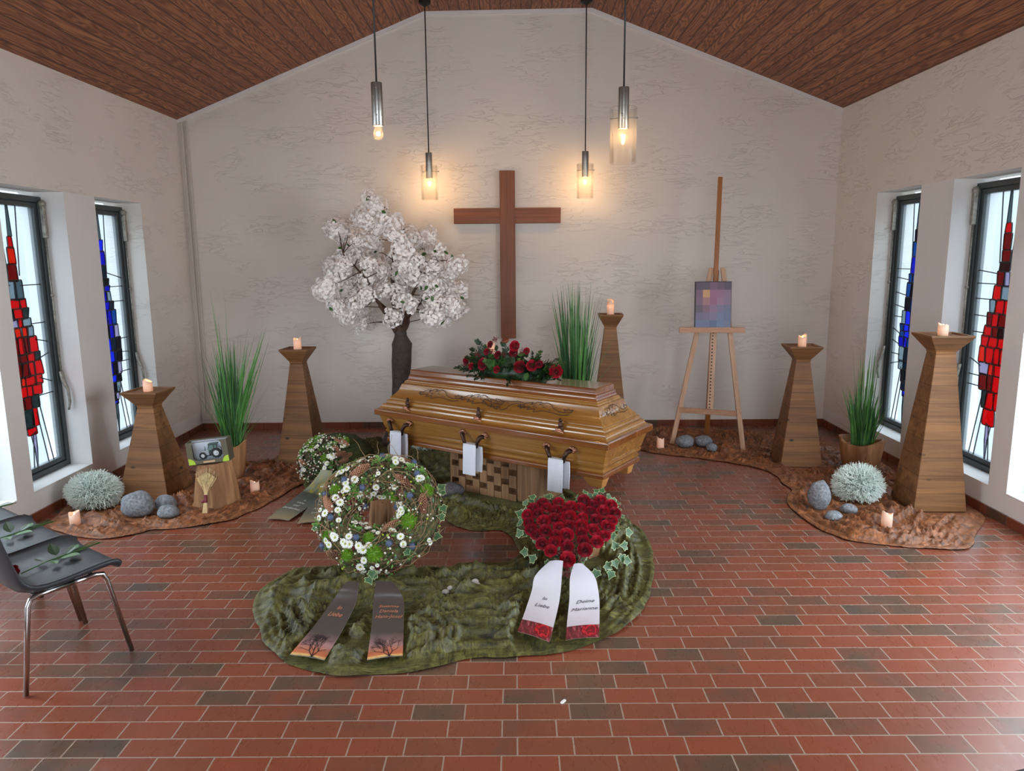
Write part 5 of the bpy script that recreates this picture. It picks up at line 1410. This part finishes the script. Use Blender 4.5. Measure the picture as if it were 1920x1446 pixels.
# ================================================================== toy tractor in its box, wheat
BX = thing('toy_box', 'olive toy packaging box with a clear window on the wood block', 'toy box', (-2.22, 5.20, .332), (math.radians(0), math.radians(-5.7), math.radians(4)))
M_BOX = mat('olive_card', S(92, 88, 70), .6); M_BOXW = mat('white_card', S(206, 214, 226), .7); M_LIME = mat('lime_print', S(168, 200, 60), .6); M_TAN = mat('tan_print', S(196, 164, 124), .6)
bw, bh, bd = .29, .165, .11
b = MB(); b.bb((-bw/2, bd/2-.004, 0), (bw/2, bd/2, bh)); b.bb((-bw/2, -bd/2, 0), (bw/2, bd/2-.004, .004)); b.bb((-bw/2, -bd/2+.004, .004), (-bw/2+.004, bd/2-.004, bh)); b.bb((bw/2-.004, -bd/2+.004, .004), (bw/2, bd/2-.004, bh))
b.bb((-bw/2+.004, bd/2-.025, bh-.004), (bw/2-.004, bd/2-.004, bh)); b.build('carton', M_BOX, BX)
b = MB(); b.bb((-bw/2+.006, bd/2-.008, .006), (bw/2-.006, bd/2-.005, bh-.006)); b.bb((-bw/2+.006, -bd/2+.006, .0045), (bw/2-.006, bd/2-.008, .007)); b.build('inner_card', M_BOXW, BX)
# front sheet with a rounded window
def rrect(hw, z0, z1, r, n=6):
    o = []
    for cx_, cz_, a0 in ((hw-r, z0+r, -PI/2), (hw-r, z1-r, 0), (-hw+r, z1-r, PI/2), (-hw+r, z0+r, PI)):
        for k in range(n+1): a = a0+PI/2*k/n; o.append((cx_+r*math.cos(a), cz_+r*math.sin(a)))
    return o
b = MB(); inn = rrect(.105, .028, bh-.004, .025); out = []
for (x, z) in inn:
    k = max(abs(x)/(bw/2), abs(z-bh/2)/(bh/2)); out.append((x/k, bh/2+(z-bh/2)/k))
n = len(inn); vs = [(x, -bd/2, z) for x, z in out]+[(x, -bd/2, z) for x, z in inn]+[(x, -bd/2+.003, z) for x, z in out]+[(x, -bd/2+.003, z) for x, z in inn]; fs = []
for i in range(n):
    j = (i+1) % n; fs += [(i, j, n+j, n+i), (2*n+i, 3*n+i, 3*n+j, 2*n+j), (n+i, n+j, 3*n+j, 3*n+i)]
b.add(vs, fs); b.build('front_sheet', M_BOX, BX)
b = MB()
for sx in (-1, 1): b.prism([(0, 0)]+[(-sx*.046*math.cos(PI/2*k/8), .046*math.sin(PI/2*k/8)) for k in range(9)], 0, .0012, M=Matrix.Translation((sx*(bw/2-.002), -bd/2-.0002, .002)) @ Matrix.Rotation(PI/2, 4, 'X'))
b.build('lime_corner', M_LIME, BX)
b = MB(); b.bb((-.04, -bd/2-.0014, .008), (.042, -bd/2-.0002, .020)); b.build('tan_label', M_TAN, BX)
TR = thing('toy_tractor', 'dark green toy tractor with white wheels inside the clear-fronted box', 'toy tractor', (-2.22, 5.20, .332), (0, math.radians(-5.7), math.radians(4)))
M_TIRE = mat('black_rubber', S(28, 30, 32), .6); M_RIM = mat('silver_rim', S(200, 204, 208), .4); M_TGRN = mat('dark_green_paint', S(52, 72, 68), .35, coat=.3); M_HOOD = mat('silver_green_hood', S(150, 160, 166), .35)
M_CABG = mat('cab_glass', S(110, 136, 136), .15)
rot90 = Matrix.Rotation(PI/2, 4, 'X')
def wheel(nm, x, r, w):
    b = MB(); T = Matrix.Translation((x, -.005, r+.026)) @ rot90
    b.lathe([(r*.55, -w/2), (r*.92, -w/2), (r, -w*.3), (r, w*.3), (r*.92, w/2), (r*.55, w/2), (r*.55, -w/2)], 24, 0, T, cap=False)
    for k in range(14): b.box((r, 0, 0), (.006, w*.8, .005), 0, T @ Matrix.Rotation(k*2*PI/14, 4, 'Z') @ Matrix.Rotation(PI/2, 4, 'X'))
    wo = b.build(nm, M_TIRE, TR); b = MB(); b.lathe([(.001, -w*.28), (r*.2, -w*.4), (r*.56, -w*.3), (r*.58, w*.42), (r*.3, w*.36), (r*.12, w*.5), (.001, w*.5)], 20, 0, T); b.build('rim', M_RIM, wo, smooth=True, angle=30)
wheel('rear_wheel', .045, .037, .028); wheel('front_wheel', -.052, .025, .022)
b = MB(); b.rings([[(-.075, y, .052), (-.075, y, .070), (-.062, y, .084), (-.005, y, .092), (-.005, y, .05)] for y in (-.012, .014)]); b.build('hood', M_HOOD, TR, bevel=.003)
b = MB(); b.bb((-.06, -.010, .044), (.05, .012, .056)); b.tube([(-.028, -.012, .088), (-.028, -.012, .118)], .0025); b.build('chassis', M_TIRE, TR)
b = MB()
for (x0, z0_, x1, z1) in ((-.008, .09, .002, .128), (.032, .085, .036, .128), (.06, .09, .052, .128)): b.tube([(x0, -.017, z0_), (x1, -.017, z1)], .003, 6)
b.bb((-.002, -.022, .126), (.062, .02, .136)); b.bb((-.006, -.014, .058), (.05, .016, .088)); b.build('cab_frame', M_TGRN, TR, bevel=.002)
b = MB(); b.bb((-.002, -.014, .088), (.054, .016, .126)); b.build('cab_glass', M_CABG, TR)
b = MB(); b.tube([(.045+.042*math.cos(a), -.008, .064+.042*math.sin(a)) for a in [PI*(.12+.7*k/8) for k in range(9)]], .006, 6); b.build('mudguard', M_HOOD, TR, smooth=True)
# wheat
WH = thing('wheat_bundle', 'small bundle of wheat ears tied with dark red ribbon, leaning on the wood block', 'wheat bundle', (-2.215, 5.00, .006), (math.radians(-16), 0, math.radians(-2)))
M_STRAW = mat('straw', S(214, 188, 140), .7, var=(30, .2)); M_EAR = mat('wheat_ear', S(196, 172, 124), .7, var=(60, .3)); M_WINE = mat('wine_red_ribbon', S(110, 26, 44), .4)
rr = random.Random(81); b = MB(); eb = MB()
for k in range(13):
    u_ = -1+2*k/12; ty = rr.uniform(-.008, .008); p0 = Vector((u_*.018, ty, 0)); p1 = Vector((u_*.007, ty*.4, .10)); p2 = Vector((u_*.012, ty, .15)); p3 = Vector((u_*.034, ty, .225-.03*abs(u_)))
    b.tube([p0, p1, p2, p3], [.0035, .0028, .0022, .0018], 5)
    d = (p3-p2).normalized(); d.x += u_*.10; d.normalize()
    for i in range(8):
        for sd in (-1, 1): eb.sphere(p3+d*i*.0085+Vector((sd*.004, 0, 0)), (.0042, .004, .006), 6, 5)
    for i in range(3): q = p3+d*.06; eb.tube([q, q+d*.03+Vector((rr.uniform(-.01, .01), 0, .01))], .0007, 3)
b.build('stalks', M_STRAW, WH); eb.build('ears', M_EAR, WH, smooth=True)
b = MB(); b.lathe([(.012, .075), (.015, .08), (.012, .095), (.013, .105), (.011, .125), (.013, .13)], 14); b.sphere((-.016, -.008, .082), (.014, .006, .010), 10, 6); b.build('ribbon_wrap', M_WINE, WH, smooth=True)

# ================================================================== easel with picture
EA = thing('wooden_easel', 'light wooden studio easel with a tall mast, standing on brown cloth', 'easel', (1.80, 6.80, .006))
def bar(b, p, q, w, t, ydir=(0, 1, 0)):
    p, q = Vector(p), Vector(q); d = (q-p).normalized(); yv = Vector(ydir); xv = d.cross(yv).normalized(); yv = xv.cross(d).normalized(); rg = []
    for c in (p, q): rg.append([c-xv*w/2-yv*t/2, c+xv*w/2-yv*t/2, c+xv*w/2+yv*t/2, c-xv*w/2+yv*t/2])
    b.rings(rg)
ex = Vector((.919, -.394, 0)).normalized(); ex = Vector((.96, -.26, 0)).normalized()
fl_ = Vector((1.485-1.80, 6.87-6.80, 0)); fr_ = Vector((2.085-1.80, 6.61-6.80, 0)); top = Vector((.06, .09, 1.66)); mid = (fl_+fr_)/2
for p, sx in ((fl_, -1), (fr_, 1)):
    b = MB(); q = top+ex*sx*.05; bar(b, p, q, .044, .024); b.build('front_leg', M_EASEL, EA, bevel=.003)
b = MB(); bl_ = Vector((1.90-1.80, 7.19-6.80, 0)); bar(b, bl_, top+Vector((.0, .03, -.02)), .046, .024); b.build('rear_leg', M_MAST, EA, bevel=.003)
def lerp(a, c, t): return a+(c-a)*t
b = MB(); t = .20; bar(b, lerp(fl_, top-ex*.05, t)-ex*.02+Vector((0, .0, 0)), lerp(fr_, top+ex*.05, t)+ex*.02, .05, .022, (0, 1, 0)); 
b.build('crossbar', M_EASELX, EA, bevel=.003)
ms = lerp(mid, top, .22)+Vector((0, -.02, 0)); me_ = Vector((1.872-1.80, 6.95-6.80, 2.475))
b = MB(); bar(b, ms+Vector((.0, -.012, 0)), lerp(ms, me_, .38)+Vector((.0, -.012, 0)), .056, .022); b.build('ratchet_rail', M_EASEL, EA, bevel=.002)
b = MB(); bar(b, lerp(ms, me_, .36), me_, .040, .022); b.build('mast', M_MAST, EA, bevel=.006)
M_HOLE = mat('dark_slot', S(40, 36, 34), .7)
b = MB(); A_, B_ = ms+Vector((-.008, -.024, 0)), lerp(ms, me_, .37)+Vector((-.008, -.024, 0))
for k in range(26):
    c = lerp(A_, B_, (k+.5)/26); b.box(c, (.012, .004, .012))
o = b.build('ratchet_slots', M_HOLE, EA)
lc = Vector(((1.495+2.068)/2-1.80, 6.70-6.80-.0, 1.112-.006)); b = MB(); lx = Vector((.995, -.1, 0)).normalized()
bar(b, lc-lx*.29, lc+lx*.29, .034, .05, (0, 0, 1)); b.build('ledge', M_EASELX, EA, bevel=.003)
b = MB(); bar(b, lerp(ms, me_, .36)+Vector((0, -.02, 0)), lc+Vector((0, .03, -.0)), .05, .03); b.build('ledge_bracket', M_EASEL, EA)
# blurred portrait print standing on the ledge
mos = [[(90,78,92),(92,82,96),(120,92,116),(110,86,106),(88,78,98)], [(120,92,112),(198,152,108),(152,104,132),(148,106,134),(138,112,134)], [(122,96,116),(162,118,120),(148,100,128),(152,118,142),(134,116,140)], [(98,88,104),(128,100,118),(140,112,138),(124,116,146),(110,116,140)], [(112,106,132),(118,108,136),(126,116,144),(112,124,156),(104,116,148)], [(106,116,150),(104,116,148),(88,104,136),(106,124,160),(110,120,148)]]
PC = thing('portrait_print', 'pixelated portrait print in a thin black frame on the easel ledge', 'picture', (1.80+lc.x+.003, 6.80+lc.y-.004, 1.124+.0), (math.radians(-7), 0, math.atan2(lx.y, lx.x)))
pw, ph_ = .325, .425
b = MB(); b.bb((-pw/2, -.004, 0), (pw/2, .006, ph_)); b.build('frame', M_BLACK, PC)
b = MB(); mats = []
for j, row in enumerate(mos):
    for i, c in enumerate(row):
        mm = mat('print_tone', S(*c), .35); mats.append(mm); w_, h_ = (pw-.014)/5, (ph_-.012)/6
        b.bb((-pw/2+.010+i*w_, -.0055, ph_-.006-(j+1)*h_), (-pw/2+.010+(i+1)*w_, -.0042, ph_-.006-j*h_), len(mats)-1)
b.build('print', mats, PC)

# ================================================================== chairs and the single roses on them
def chair():
    e = thing('stacking_chair', 'anthracite plastic shell chair with chrome legs, nearest of the left row, rose on its seat', 'chair', (-2.093, 3.095, 0), math.radians(54.2), 'grey shell chairs')
    # local: +X forward, +Y left; shell
    prof = [(.222, .424), (.214, .440), (.19, .448), (.09, .442), (-.05, .428), (-.14, .432), (-.19, .465), (-.22, .53), (-.25, .64), (-.275, .76), (-.285, .80)]
    b = MB(); nv = len(prof); nu = 12; rows = []
    for side in (0, 1):
        for k, (x, z) in enumerate(prof):
            t = k/(nv-1); hw = .235-.02*abs(t-.4)-(.03*max(0, t-.85)/.15); t0 = prof[max(k-1, 0)]; t1 = prof[min(k+1, nv-1)]; nx_, nz_ = -(t1[1]-t0[1]), (t1[0]-t0[0]); L = math.hypot(nx_, nz_); nx_, nz_ = -nx_/L, -nz_/L
            for i in range(nu+1):
                u_ = -1+2*i/nu; cup = .030*max(0, abs(u_)-.72)/.28*(1 if .15 < t else t/.15)
                b.v.append(Vector((x+nx_*(cup-(.007 if t > .62 else .030)*side), u_*hw, z+nz_*(cup-(.007 if t > .62 else .030)*side))))
    m = nu+1; N = nv*m
    for k in range(nv-1):
        for i in range(nu):
            a = k*m+i; b.f += [[a, a+1, a+m+1, a+m], [N+a, N+a+m, N+a+m+1, N+a+1]]
    for k in range(nv-1):
        for i in (0, nu): a = k*m+i; b.f.append([a, a+m, N+a+m, N+a])
    for i in range(nu): b.f += [[i, N+i, N+i+1, i+1], [(nv-1)*m+i, (nv-1)*m+i+1, N+(nv-1)*m+i+1, N+(nv-1)*m+i]]
    b.mi = [0]*len(b.f)
    o = b.build('seat_shell', M_SEAT, e, smooth=True); s = o.modifiers.new('sub', 'SUBSURF'); s.levels = s.render_levels = 1
    for sy in (-1, 1):
        b = MB(); y = sy*.20; yf = sy*.225
        b.tube([(.22, yf, .006), (.155, y, .375), (.14, y, .405), (.11, y, .412), (.02, y, .410)], .011, 12); b.build('front_leg', M_CHROME, e, smooth=True)
        b = MB(); b.tube([(-.22, yf, .006), (-.165, y, .37), (-.15, y, .40), (-.12, y, .408), (.02, y, .410)], .011, 12); b.build('rear_leg', M_CHROME, e, smooth=True)
    b = MB(); b.tube([(-.13, -.2, .405), (-.13, .2, .405)], .009, 10); b.tube([(.10, -.2, .411), (.10, .2, .411)], .009, 10); b.build('seat_support', M_CHROME, e, smooth=True)
    return e
c1 = chair(); nrow = Vector((-.811, .585, 0))
p1 = Vector((-2.093, 3.095, 0))
p2_ = p1+nrow*.50; p3_ = p1+nrow*1.0
dup(c1, tuple(p2_), None, 'anthracite plastic shell chair, second of the left row, between nearest chair and wall chair')
dup(c1, tuple(p3_), None, 'anthracite plastic shell chair at the far end of the left row, closest to the windows')
dup(c1, (1.437, 1.562, 0), math.radians(105.9), 'dark chair of which only a seat corner shows at the bottom right of the picture')
def single_rose(loc, rz, label):
    e = thing('long_stemmed_rose', label, 'rose', loc, rz, 'single roses laid on the chairs')
    b = MB(); b.tube([(-.20, 0, .008), (-.05, .01, .014), (.12, 0, .012), (.26, -.01, .012)], .0035, 6)
    for k, (y, z) in enumerate(((.012, .010), (-.014, .013), (.022, .012))): b.tube([(-.02, y*.4, z), (.12, y, z), (.27, y*1.9, z)], .002, 5)
    b.build('stem', M_LEAF, e, smooth=True)
    inst('bloom', ROSES[1], e, place(Vector((-.225, 0, .03)), Vector((-1, 0, .25)), .032))
    for k, (x, y, a, s_, up_) in enumerate(((.02, .03, 1.2, .10, .5), (.0, -.03, -1.0, .085, .2), (.10, .02, .5, .085, .1), (-.06, .02, 1.5, .075, .1), (.05, -.02, -1.4, .08, .15), (-.04, -.02, -1.9, .07, .1), (.06, .0, .2, .07, .35))):
        inst('leaf', LEAF if k % 3 else LEAFD, e, Matrix.Translation((x, y, .018)) @ Matrix.Rotation(a-PI/2, 4, 'Z') @ Matrix.Rotation(up_, 4, 'X') @ Matrix.Scale(s_, 4))
    return e
f_ = Vector((.585, .811, 0))
for q_, lab_ in ((p1, 'long-stemmed red rose lying on the nearest left chair'), (p2_, 'long-stemmed rose lying on the second left chair'), (p3_, 'long-stemmed rose lying on the far left chair by the windows')):
    e_ = single_rose(tuple(q_+Vector((.005, .060, .441))), math.radians(68), lab_); e_.scale = (.82,)*3
